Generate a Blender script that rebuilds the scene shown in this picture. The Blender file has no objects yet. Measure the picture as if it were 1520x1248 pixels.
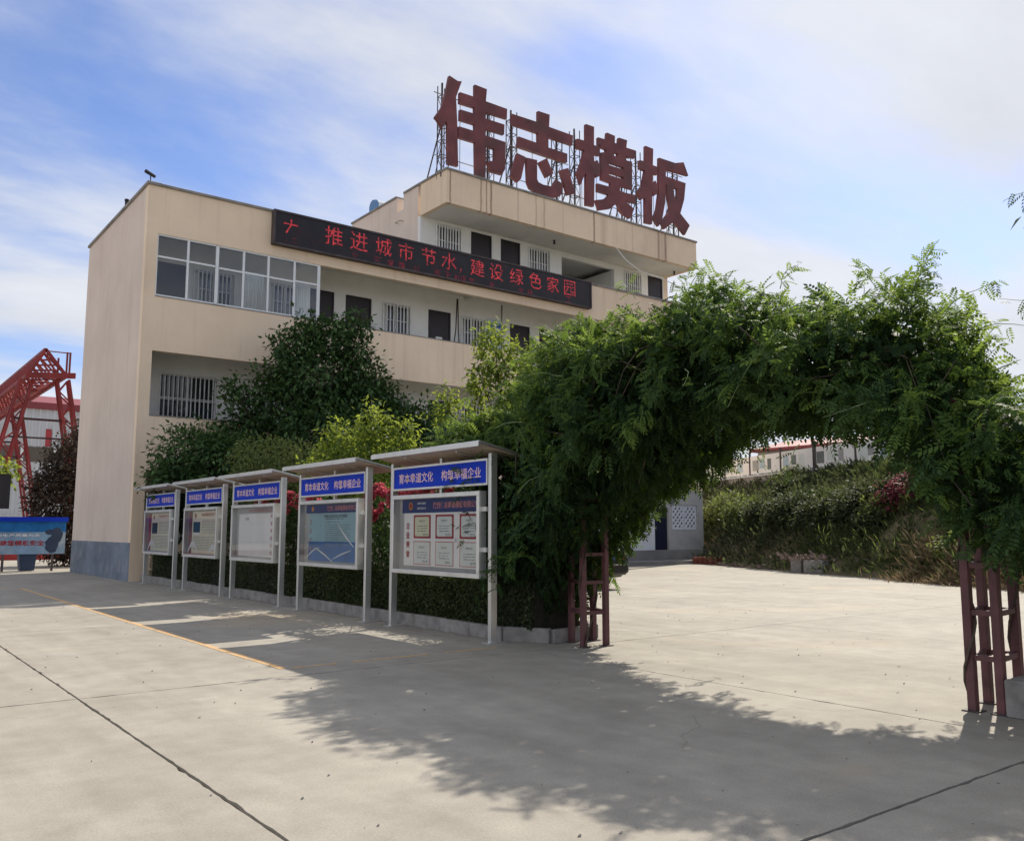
import bpy, math, random
import numpy as np
from mathutils import Vector, Matrix
R = math.radians
random.seed(7); rng = np.random.default_rng(11)
S = bpy.context.scene
COL = S.collection

# ------------------------------------------------------------------ camera
cam = bpy.data.cameras.new('camera'); cam_o = bpy.data.objects.new('camera', cam); COL.objects.link(cam_o)
cam.sensor_fit = 'HORIZONTAL'; cam.sensor_width = 36.0; cam.lens = 36.0 * 1307.4 / 1520.0
cam.clip_start = 0.05; cam.clip_end = 3000
cam_o.location = (0, 0, 1.5)
cam_o.rotation_euler = (R(90) + math.atan(162 / 1307.4), 0, -R(37.6))
S.camera = cam_o
# ------------------------------------------------------------------ light
SUN_AZ, SUN_EL = 67.7, 42.0            # azimuth clockwise from +Y
sd = Vector((math.sin(R(SUN_AZ)) * math.cos(R(SUN_EL)), math.cos(R(SUN_AZ)) * math.cos(R(SUN_EL)), math.sin(R(SUN_EL))))
sun = bpy.data.lights.new('sun', 'SUN'); sun.energy = 4.2; sun.angle = R(0.6); sun.color = (1.0, 0.92, 0.79)
sun_o = bpy.data.objects.new('sun', sun); COL.objects.link(sun_o)
sun_o.rotation_euler = (-sd).to_track_quat('-Z', 'Y').to_euler(); sun_o.location = (30, 20, 40)
W = bpy.data.worlds.new('World'); S.world = W; W.use_nodes = True
def build_world():
    nt = W.node_tree; N = nt.nodes; L = nt.links
    bg = N['Background']; bg.inputs[1].default_value = 0.13
    sky = N.new('ShaderNodeTexSky'); sky.sky_type = 'NISHITA'; sky.sun_disc = False
    sky.sun_elevation = R(SUN_EL); sky.sun_rotation = R(SUN_AZ)
    sky.air_density = 1.0; sky.dust_density = 0.6; sky.ozone_density = 2.0
    tc = N.new('ShaderNodeTexCoord')
    sep = N.new('ShaderNodeSeparateXYZ'); L.new(tc.outputs['Generated'], sep.inputs[0])
    def M(op, a, b=None, c=None, clamp=False):
        n = N.new('ShaderNodeMath'); n.operation = op; n.use_clamp = clamp
        for i, v in enumerate((a, b, c)):
            if v is None: continue
            if isinstance(v, (int, float)): n.inputs[i].default_value = v
            else: L.new(v, n.inputs[i])
        return n.outputs[0]
    z = M('ADD', M('MAXIMUM', sep.outputs[2], 0.0), 0.16)      # direction projected on a high cloud layer
    u = M('DIVIDE', sep.outputs[0], z); v = M('DIVIDE', sep.outputs[1], z)
    cmb = N.new('ShaderNodeCombineXYZ'); L.new(u, cmb.inputs[0]); L.new(v, cmb.inputs[1])
    mp = N.new('ShaderNodeMapping'); L.new(cmb.outputs[0], mp.inputs[0])
    mp.inputs['Rotation'].default_value = (0, 0, R(CLOUD_ROT)); mp.inputs['Scale'].default_value = (0.35, 0.75, 1); mp.inputs['Location'].default_value = CLOUD_OFF
    n1 = N.new('ShaderNodeTexNoise'); n1.inputs['Scale'].default_value = 1.0; n1.inputs['Detail'].default_value = 8; n1.inputs['Roughness'].default_value = 0.52; n1.inputs['Distortion'].default_value = 0.5
    L.new(mp.outputs[0], n1.inputs['Vector'])
    n2 = N.new('ShaderNodeTexNoise'); n2.inputs['Scale'].default_value = 3.2; n2.inputs['Detail'].default_value = 9; n2.inputs['Roughness'].default_value = 0.6
    L.new(mp.outputs[0], n2.inputs['Vector'])
    d = M('ADD', M('MULTIPLY', n1.outputs[0], 0.82), M("MULTIPLY", n2.outputs[0], 0.18))
    mr = N.new('ShaderNodeMapRange'); mr.interpolation_type = 'SMOOTHSTEP'; L.new(d, mr.inputs[0])
    mr.inputs[1].default_value = 0.35; mr.inputs[2].default_value = 0.505; mr.inputs[3].default_value = 0.0; mr.inputs[4].default_value = 0.97
    # cloud brightness varies softly with thickness
    mr2 = N.new('ShaderNodeMapRange'); L.new(n2.outputs[0], mr2.inputs[0]); mr2.inputs[1].default_value = 0.3; mr2.inputs[2].default_value = 0.7; mr2.inputs[3].default_value = 0.90; mr2.inputs[4].default_value = 1.08
    cc = N.new('ShaderNodeVectorMath'); cc.operation = 'SCALE'; cc.inputs[0].default_value = tuple(CLOUD_L * k for k in (0.95, 0.98, 1.05)); L.new(mr2.outputs[0], cc.inputs['Scale'])
    sk = N.new('ShaderNodeVectorMath'); sk.operation = 'MULTIPLY'; L.new(sky.outputs[0], sk.inputs[0]); sk.inputs[1].default_value = SKY_TINT
    mix = N.new('ShaderNodeMix'); mix.data_type = 'RGBA'; L.new(mr.outputs[0], mix.inputs['Factor'])
    L.new(sk.outputs[0], mix.inputs['A']); L.new(cc.outputs[0], mix.inputs['B'])
    L.new(mix.outputs['Result'], bg.inputs[0])
CLOUD_ROT, CLOUD_OFF, CLOUD_L, SKY_TINT = 100, (20.5, 13.2, 0.0), 4.25, (0.58, 0.625, 0.80)
build_world()
S.view_settings.view_transform = 'Standard'; S.view_settings.look = 'None'; S.view_settings.exposure = 0.58; S.view_settings.gamma = 1.0
S.view_settings.use_curve_mapping = False

# ------------------------------------------------------------------ helpers
def tag(o, label=None, cat=None, group=None, kind=None):
    if label: o['label'] = label
    if cat: o['category'] = cat
    if group: o['group'] = group
    if kind: o['kind'] = kind
    return o
def empty(name, loc, label, cat, group=None, rz=0):
    o = bpy.data.objects.new(name, None); COL.objects.link(o); o.empty_display_size = 0.2
    o.location = loc; o.rotation_euler = (0, 0, rz); tag(o, label, cat, group); bpy.context.view_layer.update() if False else None
    return o
class MB:
    """collects boxes, bars and prisms; build() links them as one mesh object"""
    def __init__(s): s.v = []; s.f = []
    def quad(s, a, b, c, d):
        n = len(s.v); s.v += [a, b, c, d]; s.f.append((n, n+1, n+2, n+3)); return s
    def box(s, x0, x1, y0, y1, z0, z1):
        n = len(s.v)
        s.v += [(x0,y0,z0),(x1,y0,z0),(x1,y1,z0),(x0,y1,z0),(x0,y0,z1),(x1,y0,z1),(x1,y1,z1),(x0,y1,z1)]
        s.f += [(n,n+3,n+2,n+1),(n+4,n+5,n+6,n+7),(n,n+1,n+5,n+4),(n+1,n+2,n+6,n+5),(n+2,n+3,n+7,n+6),(n+3,n,n+4,n+7)]
        return s
    def bar(s, a, b, r, k=4, r2=None, cap=True):
        a = Vector(a); b = Vector(b); d = (b - a)
        if d.length < 1e-6: return s
        d.normalize(); h = Vector((0,0,1)) if abs(d.z) < .95 else Vector((1,0,0))
        p = d.cross(h).normalized(); q = d.cross(p); n = len(s.v); r2 = r if r2 is None else r2
        for c, rr in ((a, r), (b, r2)):
            for i in range(k):
                t = 2*math.pi*(i+.5)/k; s.v.append(tuple(c + p*(rr*math.cos(t)) + q*(rr*math.sin(t))))
        for i in range(k): j = (i+1) % k; s.f.append((n+i, n+k+i, n+k+j, n+j))
        if cap: s.f.append(tuple(n+i for i in range(k))); s.f.append(tuple(n+k+i for i in reversed(range(k))))
        return s
    def path(s, pts, r, k=6, r2=None):
        m = len(pts) - 1; r2 = r if r2 is None else r2
        for i in range(m): s.bar(pts[i], pts[i+1], r + (r2-r)*i/m, k, r + (r2-r)*(i+1)/m, cap=(i in (0, m-1)))
        return s
    def prism(s, prof, axis, a, b):
        """extrude a 2-D profile along an axis ('x': profile is (y,z); 'y': (x,z); 'z': (x,y))"""
        n = len(s.v); k = len(prof)
        for t in (a, b):
            for p, q in prof: s.v.append({'x': (t,p,q), 'y': (p,t,q), 'z': (p,q,t)}[axis])
        s.f.append(tuple(n+i for i in range(k))); s.f.append(tuple(n+k+i for i in reversed(range(k))))
        for i in range(k): j = (i+1) % k; s.f.append((n+i, n+k+i, n+k+j, n+j))
        return s
    def add(s, vf):
        n = len(s.v); s.v += list(vf[0]); s.f += [tuple(n+i for i in f) for f in vf[1]]; return s
    def xf(s, fn): s.v = [tuple(fn(*p)) for p in s.v]; return s
    def mesh(s, name, mat, bevel=0, smooth=False):
        me = bpy.data.meshes.new(name); me.from_pydata(s.v, [], s.f)
        import bmesh
        bm = bmesh.new(); bm.from_mesh(me); bmesh.ops.recalc_face_normals(bm, faces=bm.faces)
        if bevel:
            try: bmesh.ops.bevel(bm, geom=[e for e in bm.edges if len(e.link_faces) == 2 and e.calc_face_angle(0) > .6], offset=bevel, segments=1, affect='EDGES')
            except Exception: pass
        bm.to_mesh(me); bm.free()
        if smooth:
            for p in me.polygons: p.use_smooth = True
        me.materials.append(mat); return me
    def build(s, name, mat, parent=None, bevel=0, smooth=False):
        return link(name, s.mesh(name, mat, bevel, smooth), parent)
def link(name, me, parent=None):
    o = bpy.data.objects.new(name, me); COL.objects.link(o)
    if parent is not None:
        o.parent = parent; o.matrix_parent_inverse = world_of(parent).inverted()
    return o
def world_of(o):
    m = o.matrix_parent_inverse @ Matrix.LocRotScale(o.location, o.rotation_euler, o.scale) if o.parent else Matrix.LocRotScale(o.location, o.rotation_euler, o.scale)
    return (world_of(o.parent) @ m) if o.parent else m
def copy_tree(o, parent=None):
    c = o.copy(); COL.objects.link(c)
    if parent is not None: c.parent = parent
    for ch in KIDS(o): copy_tree(ch, c)
    return c
def KIDS(o): return [c for c in bpy.data.objects if c.parent == o]

# ------------------------------------------------------------------ materials
def newmat(name):
    m = bpy.data.materials.new(name); m.use_nodes = True
    return m, m.node_tree.nodes, m.node_tree.links, m.node_tree.nodes['Principled BSDF']
def mat(name, col, rough=.7, metal=0., var=.12, scale=3., bump=0., bscale=40., spec=.4, stretch=(1,1,1), dirt=None, dscale=.6, damt=.5):
    """paint, plaster, metal: base colour with noise variation, optional stain colour, fine relief"""
    m, N, L, b = newmat(name)
    tc = N.new('ShaderNodeNewGeometry'); mp = N.new('ShaderNodeMapping'); L.new(tc.outputs['Position'], mp.inputs[0]); mp.inputs['Scale'].default_value = stretch
    n = N.new('ShaderNodeTexNoise'); n.inputs['Scale'].default_value = scale; n.inputs['Detail'].default_value = 6; n.inputs['Roughness'].default_value = .6; L.new(mp.outputs[0], n.inputs[0])
    r = N.new('ShaderNodeValToRGB'); L.new(n.outputs[0], r.inputs[0])
    r.color_ramp.elements[0].position = .3; r.color_ramp.elements[1].position = .7
    r.color_ramp.elements[0].color = tuple(c*(1-var) for c in col) + (1,); r.color_ramp.elements[1].color = tuple(min(1, c*(1+var)) for c in col) + (1,)
    out = r.outputs[0]
    if dirt:
        n2 = N.new('ShaderNodeTexNoise'); n2.inputs['Scale'].default_value = dscale; n2.inputs['Detail'].default_value = 8; n2.inputs['Roughness'].default_value = .65; L.new(mp.outputs[0], n2.inputs[0])
        mr = N.new('ShaderNodeMapRange'); mr.interpolation_type = 'SMOOTHSTEP'; L.new(n2.outputs[0], mr.inputs[0]); mr.inputs[1].default_value = .48; mr.inputs[2].default_value = .72; mr.inputs[4].default_value = damt
        mx = N.new('ShaderNodeMix'); mx.data_type = 'RGBA'; L.new(mr.outputs[0], mx.inputs['Factor']); L.new(out, mx.inputs['A']); mx.inputs['B'].default_value = tuple(dirt) + (1,)
        out = mx.outputs['Result']
    L.new(out, b.inputs['Base Color'])
    b.inputs['Roughness'].default_value = rough; b.inputs['Metallic'].default_value = metal; b.inputs['Specular IOR Level'].default_value = spec
    if bump:
        n3 = N.new('ShaderNodeTexNoise'); n3.inputs['Scale'].default_value = bscale; n3.inputs['Detail'].default_value = 4; L.new(tc.outputs['Position'], n3.inputs[0])
        bp = N.new('ShaderNodeBump'); bp.inputs['Strength'].default_value = bump; bp.inputs['Distance'].default_value = .01; L.new(n3.outputs[0], bp.inputs['Height']); L.new(bp.outputs[0], b.inputs['Normal'])
    return m
def leafmat(name, dark, light, trans, tw=.35, rough=.62):
    m, N, L, b = newmat(name)
    g = N.new('ShaderNodeNewGeometry'); r = N.new('ShaderNodeValToRGB'); L.new(g.outputs['Random Per Island'], r.inputs[0])
    r.color_ramp.elements[0].color = tuple(dark) + (1,); r.color_ramp.elements[1].color = tuple(light) + (1,)
    e = r.color_ramp.elements.new(.6); e.color = tuple((a*.6+c*.4) for a, c in zip(dark, light)) + (1,)
    L.new(r.outputs[0], b.inputs['Base Color']); b.inputs['Roughness'].default_value = rough; b.inputs['Specular IOR Level'].default_value = .12
    t = N.new('ShaderNodeBsdfTranslucent'); t.inputs[0].default_value = tuple(trans) + (1,)
    mx = N.new('ShaderNodeMixShader'); mx.inputs[0].default_value = tw
    L.new(b.outputs[0], mx.inputs[1]); L.new(t.outputs[0], mx.inputs[2]); L.new(mx.outputs[0], N['Material Output'].inputs[0])
    return m
def glassmat(name, tint=(.95, .97, .97), refl=1.0):
    m, N, L, b = newmat(name)
    tr = N.new('ShaderNodeBsdfTransparent'); tr.inputs[0].default_value = tint + (1,)
    gl = N.new('ShaderNodeBsdfGlossy'); gl.inputs['Roughness'].default_value = .03
    fr = N.new('ShaderNodeFresnel'); fr.inputs[0].default_value = 1.5
    mm = N.new('ShaderNodeMath'); mm.operation = 'MULTIPLY'; mm.inputs[1].default_value = refl; L.new(fr.outputs[0], mm.inputs[0])
    mx = N.new('ShaderNodeMixShader'); L.new(mm.outputs[0], mx.inputs[0]); L.new(tr.outputs[0], mx.inputs[1]); L.new(gl.outputs[0], mx.inputs[2])
    L.new(mx.outputs[0], N['Material Output'].inputs[0]); return m
def emitmat(name, col, st, base=(.05, .005, .005), nz=None):
    m, N, L, b = newmat(name); b.inputs['Base Color'].default_value = base + (1,)
    b.inputs['Emission Color'].default_value = col + (1,); b.inputs['Emission Strength'].default_value = st
    if nz:
        tc = N.new('ShaderNodeNewGeometry'); n = N.new('ShaderNodeTexNoise'); n.inputs['Scale'].default_value = nz; n.inputs['Detail'].default_value = 3; L.new(tc.outputs['Position'], n.inputs[0])
        mr = N.new('ShaderNodeMapRange'); L.new(n.outputs[0], mr.inputs[0]); mr.inputs[1].default_value = .35; mr.inputs[2].default_value = .65; mr.inputs[3].default_value = st*.25; mr.inputs[4].default_value = st*1.25
        L.new(mr.outputs[0], b.inputs['Emission Strength'])
    return m
def plaster(name, col, streaks=(), rust=(.16, .07, .045), z_top=15.4, seam=()):
    """painted render: mottled, faint vertical run-off marks; rust runs below the sign's feet at the given x"""
    m, N, L, b = newmat(name)
    g = N.new('ShaderNodeNewGeometry'); sp = N.new('ShaderNodeSeparateXYZ'); L.new(g.outputs['Position'], sp.inputs[0])
    def M(op, a, bb=None, clamp=False):
        n = N.new('ShaderNodeMath'); n.operation = op; n.use_clamp = clamp
        for i, v in enumerate((a, bb)):
            if v is None: continue
            if isinstance(v, (int, float)): n.inputs[i].default_value = v
            else: L.new(v, n.inputs[i])
        return n.outputs[0]
    def noise(scale, stretch, det=6, ro=.6):
        mp = N.new('ShaderNodeMapping'); L.new(g.outputs['Position'], mp.inputs[0]); mp.inputs['Scale'].default_value = stretch
        n = N.new('ShaderNodeTexNoise'); n.inputs['Scale'].default_value = scale; n.inputs['Detail'].default_value = det; n.inputs['Roughness'].default_value = ro; L.new(mp.outputs[0], n.inputs[0]); return n.outputs[0]
    r = N.new('ShaderNodeValToRGB'); L.new(noise(.35, (1, 1, 1), 7), r.inputs[0])
    r.color_ramp.elements[0].position = .3; r.color_ramp.elements[1].position = .72
    r.color_ramp.elements[0].color = tuple(c*k for c, k in zip(col, (.86, .84, .84))) + (1,); r.color_ramp.elements[1].color = tuple(min(1, c*1.05) for c in col) + (1,)
    out = r.outputs[0]
    def mixin(fac, c):
        nonlocal out
        mx = N.new('ShaderNodeMix'); mx.data_type = 'RGBA'; L.new(fac, mx.inputs['Factor']); L.new(out, mx.inputs['A']); mx.inputs['B'].default_value = tuple(c) + (1,); out = mx.outputs['Result']
    mr = N.new('ShaderNodeMapRange'); mr.interpolation_type = 'SMOOTHSTEP'; L.new(noise(3.0, (1, 1, .05), 5), mr.inputs[0]); mr.inputs[1].default_value = .50; mr.inputs[2].default_value = .76; mr.inputs[4].default_value = .34
    mixin(mr.outputs[0], tuple(c*k for c, k in zip(col, (.60, .56, .52))))
    mr3 = N.new('ShaderNodeMapRange'); mr3.interpolation_type = 'SMOOTHSTEP'; L.new(noise(1.1, (1, 1, 1), 9, .7), mr3.inputs[0]); mr3.inputs[1].default_value = .55; mr3.inputs[2].default_value = .70; mr3.inputs[4].default_value = .30
    mixin(mr3.outputs[0], tuple(min(1, c*k) for c, k in zip(col, (1.06, 1.10, 1.14))))
    mr4 = N.new('ShaderNodeMapRange'); mr4.interpolation_type = 'SMOOTHSTEP'; L.new(noise(8.0, (1, 1, .03), 6, .7), mr4.inputs[0]); mr4.inputs[1].default_value = .58; mr4.inputs[2].default_value = .72; mr4.inputs[4].default_value = .14
    mixin(mr4.outputs[0], tuple(c*k for c, k in zip(col, (.50, .45, .42))))
    if streaks:
        tot = None; wob = M('MULTIPLY', M('SUBTRACT', noise(2.0, (1, 1, 1.5), 3), .5), .06)
        for sx, w, a in streaks:
            d = M('ABSOLUTE', M('ADD', M('SUBTRACT', sp.outputs[0], sx), wob))
            k = M('MULTIPLY', M('SUBTRACT', 1.0, M('DIVIDE', d, w), clamp=True), a)
            tot = k if tot is None else M('MAXIMUM', tot, k)
        fade = M('ADD', .55, M('MULTIPLY', noise(5.0, (2, 1, .4), 4), .6))
        mixin(M('MULTIPLY', tot, fade, clamp=True), rust)
    L.new(out, b.inputs['Base Color']); b.inputs['Roughness'].default_value = .85; b.inputs['Specular IOR Level'].default_value = .25
    n3 = noise(30, (1, 1, 1), 4); bp = N.new('ShaderNodeBump'); bp.inputs['Strength'].default_value = .15; bp.inputs['Distance'].default_value = .01; L.new(n3, bp.inputs['Height']); L.new(bp.outputs[0], b.inputs['Normal'])
    return m

CREAM = (.87, .70, .515)
ST = [(18.12,.05,1.),(19.59,.05,.9),(19.86,.05,.8),(20.09,.07,1.),(21.46,.05,.45),(22.42,.05,.5),(22.86,.06,.5),(25.71,.07,1.),(26.3,.3,.25),(29.82,.11,.7),(30.28,.12,.85),(30.05,.3,.25),(23.9,.04,.3),(28.1,.05,.3)]
M_ = dict(
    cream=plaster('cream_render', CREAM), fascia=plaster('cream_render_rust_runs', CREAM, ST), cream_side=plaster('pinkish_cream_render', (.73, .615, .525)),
    plinth=mat('grey_blue_plinth_paint', (.17, .20, .25), .8, var=.25, scale=1.2, bump=.2, dirt=(.32, .33, .34), dscale=2.5, damt=.6),
    white=mat('white_limewash', (.80, .80, .77), .85, var=.06, scale=1.0, bump=.1, dirt=(.66, .65, .60), dscale=.7, damt=.5),
    soffit=mat('grey_white_soffit', (.70, .69, .64), .9, var=.08, scale=.8, dirt=(.46, .45, .42), dscale=.5, damt=.5),
    coping=mat('weathered_cement_coping', (.27, .25, .23), .9, var=.25, scale=2., bump=.4, dirt=(.12, .11, .10), dscale=1.5, damt=.6),
    concrete_old=mat('old_concrete', (.30, .285, .26), .9, var=.2, scale=2.5, bump=.5, dirt=(.13, .12, .11), dscale=1.2, damt=.6),
    roofdeck=mat('roof_screed', (.22, .21, .20), .9, var=.2, scale=.8),
    door=mat('dark_brown_steel_door', (.026, .019, .024), .45, var=.2, scale=2.),
    doorblue=mat('dark_teal_door', (.016, .05, .075), .5, var=.2, scale=2.),
    frame_w=mat('white_aluminium_frame', (.78, .80, .80), .4, var=.04, scale=2.),
    bars=mat('pale_grille_paint', (.78, .79, .78), .5, var=.15, scale=4.),
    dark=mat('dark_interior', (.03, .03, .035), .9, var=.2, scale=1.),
    glass=glassmat('clear_gallery_glass', (.92, .95, .96), 2.0), case_glass=glassmat('showcase_glass', (.98, .99, .99), .9),
    pane=mat('dark_window_glass', (.035, .042, .05), .06, var=.1, scale=1., spec=.8),
    steel=mat('brushed_stainless_steel', (.70, .70, .68), .33, metal=.72, var=.12, scale=6., stretch=(1, 1, .2), dirt=(.42, .40, .36), dscale=3., damt=.5),
    steel_in=mat('brownish_canopy_lining', (.46, .37, .29), .5, var=.2, scale=3.),
    blue=mat('royal_blue_vinyl', (.010, .045, .50), .6, var=.08, scale=3., spec=.12), navy=mat('navy_print', (.012, .03, .16), .5, spec=.12, var=.1, scale=3.),
    signwhite=mat('pale_pink_lettering', (.80, .55, .58), .5, var=.05), paper=mat('white_poster_paper', (.86, .84, .83), .6, var=.05, scale=2.),
    paper_c=mat('cream_poster_paper', (.84, .76, .58), .6, var=.08, scale=1.5), paper_g=mat('greyish_certificate_paper', (.70, .74, .71), .6, var=.06, scale=2.), paper_y=mat('yellowish_certificate_paper', (.70, .68, .50), .6, var=.06, scale=2.),
    redprint=mat('dark_red_print', (.34, .035, .04), .6, spec=.12, var=.15), pinkprint=mat('dull_pink_print', (.52, .20, .21), .6, spec=.12, var=.1), greyprint=mat('grey_print', (.20, .22, .22), .7, spec=.12, var=.2), blackprint=mat('dark_print', (.05, .05, .06), .7, spec=.12, var=.2),
    seablue=mat('sea_blue_print', (.022, .15, .40), .5, spec=.12, var=.35, scale=2.2), skyblue=mat('pale_teal_print', (.33, .50, .55), .5, spec=.12, var=.15, scale=1.6), gold=mat('orange_emblem_print', (.55, .20, .03), .6, spec=.12, var=.2),
    led=mat('black_led_panel', (.012, .010, .013), .5, var=.4, scale=2.5, dirt=(.05, .008, .012), dscale=1.8, damt=.6), ledred=emitmat('lit_red_led', (1., .06, .08), .27, nz=9.), leddim=emitmat('faint_red_led', (.8, .03, .10), .12, nz=7.),
    maroon=mat('weathered_maroon_paint', (.165, .048, .048), .6, var=.35, scale=1.1, dirt=(.10, .055, .05), dscale=.9, damt=.7, bump=.2, bscale=6.),
    rustframe=mat('dark_rusty_angle_iron', (.075, .060, .060), .7, var=.4, scale=3.), palegalv=mat('galvanised_angle', (.33, .33, .34), .6, var=.3, scale=3.),
    pergola=mat('faded_maroon_pergola_paint', (.125, .050, .055), .6, var=.35, scale=5., dirt=(.10, .06, .05), dscale=6., damt=.7, bump=.3),
    cranered=mat('crane_red_paint', (.22, .022, .022), .6, var=.35, scale=.8, dirt=(.13, .03, .025), dscale=.7, damt=.6), cranedark=mat('crane_dark_steel', (.05, .02, .02), .6, var=.3),
    sheet=mat('white_sheet_steel', (.56, .58, .59), .5, var=.06, scale=.3), redroof=mat('dull_red_sheet_roof', (.22, .045, .05), .6, var=.2, scale=.5), redpanel=mat('red_sheet_panel', (.38, .04, .05), .5, var=.1),
    bark=mat('brown_bark', (.085, .065, .05), .9, var=.4, scale=9., stretch=(1, 1, .3), bump=.6, bscale=25.), tendril=mat('pale_green_shoot', (.30, .38, .20), .6, var=.2),
    soil=mat('dry_brown_soil', (.13, .10, .07), .95, var=.35, scale=4., bump=.8, bscale=15.), stone=mat('old_block_concrete', (.26, .245, .23), .9, var=.3, scale=5., bump=.6, bscale=20.),
    brick=mat('red_brick', (.24, .08, .055), .9, var=.4, scale=6., bump=.4),
    carpaint=mat('black_car_paint', (.012, .013, .014), .22, var=.1, spec=.6), rubber=mat('tyre_rubber', (.02, .02, .02), .8, var=.2), chrome=mat('bright_trim', (.6, .6, .6), .2, metal=.9, var=.05), plate=mat('blue_number_plate', (.02, .06, .40), .4, var=.05), lamp=mat('red_tail_lamp', (.30, .03, .02), .2, var=.1),
    housewhite=mat('house_white_wash', (.66, .68, .72), .85, var=.08, scale=.8, dirt=(.45, .45, .46), dscale=.8, damt=.5), housegrey=mat('house_grey_render', (.42, .41, .40), .9, var=.15, scale=1., dirt=(.28, .27, .26), dscale=.9, damt=.5), bluedoor=mat('navy_blue_door', (.008, .012, .032), .5, var=.2),
    yellow=None, tankblue=mat('blue_tank_end', (.10, .22, .42), .4, var=.1), tank=mat('pale_tank_shell', (.55, .60, .66), .4, var=.06), paleblue=mat('pale_blue_poster_print', (.50, .60, .68), .6, spec=.12, var=.15, scale=1.5), bluedk=mat('blue_poster_band', (.04, .14, .34), .6, var=.1),
    redpaint=mat('dull_red_kerb_paint', (.30, .03, .03), .7, var=.2), bench=mat('dark_blue_plastic', (.03, .05, .10), .5, var=.2),
    petal=leafmat('crimson_rose_petal', (.45, .04, .08), (.75, .20, .26), (.8, .2, .25), .3), 
)

# ------------------------------------------------------------------ lettering
_tc = {}
def glyphs(txt, bold=0.0, depth=.5):
    """centred unit-high lettering as (verts, faces) in the xy plane"""
    k = (txt, bold)
    if k in _tc: return _tc[k]
    cu = bpy.data.curves.new('txt', 'FONT'); cu.body = txt; cu.resolution_u = 1; cu.extrude = 0.0; cu.offset = bold; cu.align_x = 'CENTER'; cu.align_y = 'CENTER'
    o = bpy.data.objects.new('txt', cu); COL.objects.link(o)
    me = bpy.data.meshes.new_from_object(o.evaluated_get(bpy.context.evaluated_depsgraph_get()))
    vs = [tuple(v.co) for v in me.vertices]; fs = [tuple(p.vertices) for p in me.polygons]
    bpy.data.objects.remove(o); bpy.data.curves.remove(cu); bpy.data.meshes.remove(me)
    if vs:
        x0 = min(v[0] for v in vs); x1 = max(v[0] for v in vs); y0 = min(v[1] for v in vs); y1 = max(v[1] for v in vs)
        vs = [(v[0]-(x0+x1)/2, v[1]-(y0+y1)/2, 0) for v in vs]; w, h = x1-x0, y1-y0
    else: w = h = 1
    _tc[k] = (vs, fs, w, h); return _tc[k]
def faceY(x, z, y):           # a plane facing -Y (the facade)
    return lambda a, b, c: (x + a, y - c, z + b)
def faceX(y, z, x):           # a plane facing -X (the notice boards)
    return lambda a, b, c: (x - c, y - a, z + b)
def text_into(mb, txt, at, width=None, height=None, bold=0.0):
    vs, fs, w, h = glyphs(txt, bold)
    sx = (width / w) if width else None; sy = (height / h) if height else None
    sx = sx or sy; sy = sy or sx
    mb.add(([at(v[0]*sx, v[1]*sy, 0) for v in vs], fs)); return mb

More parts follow.
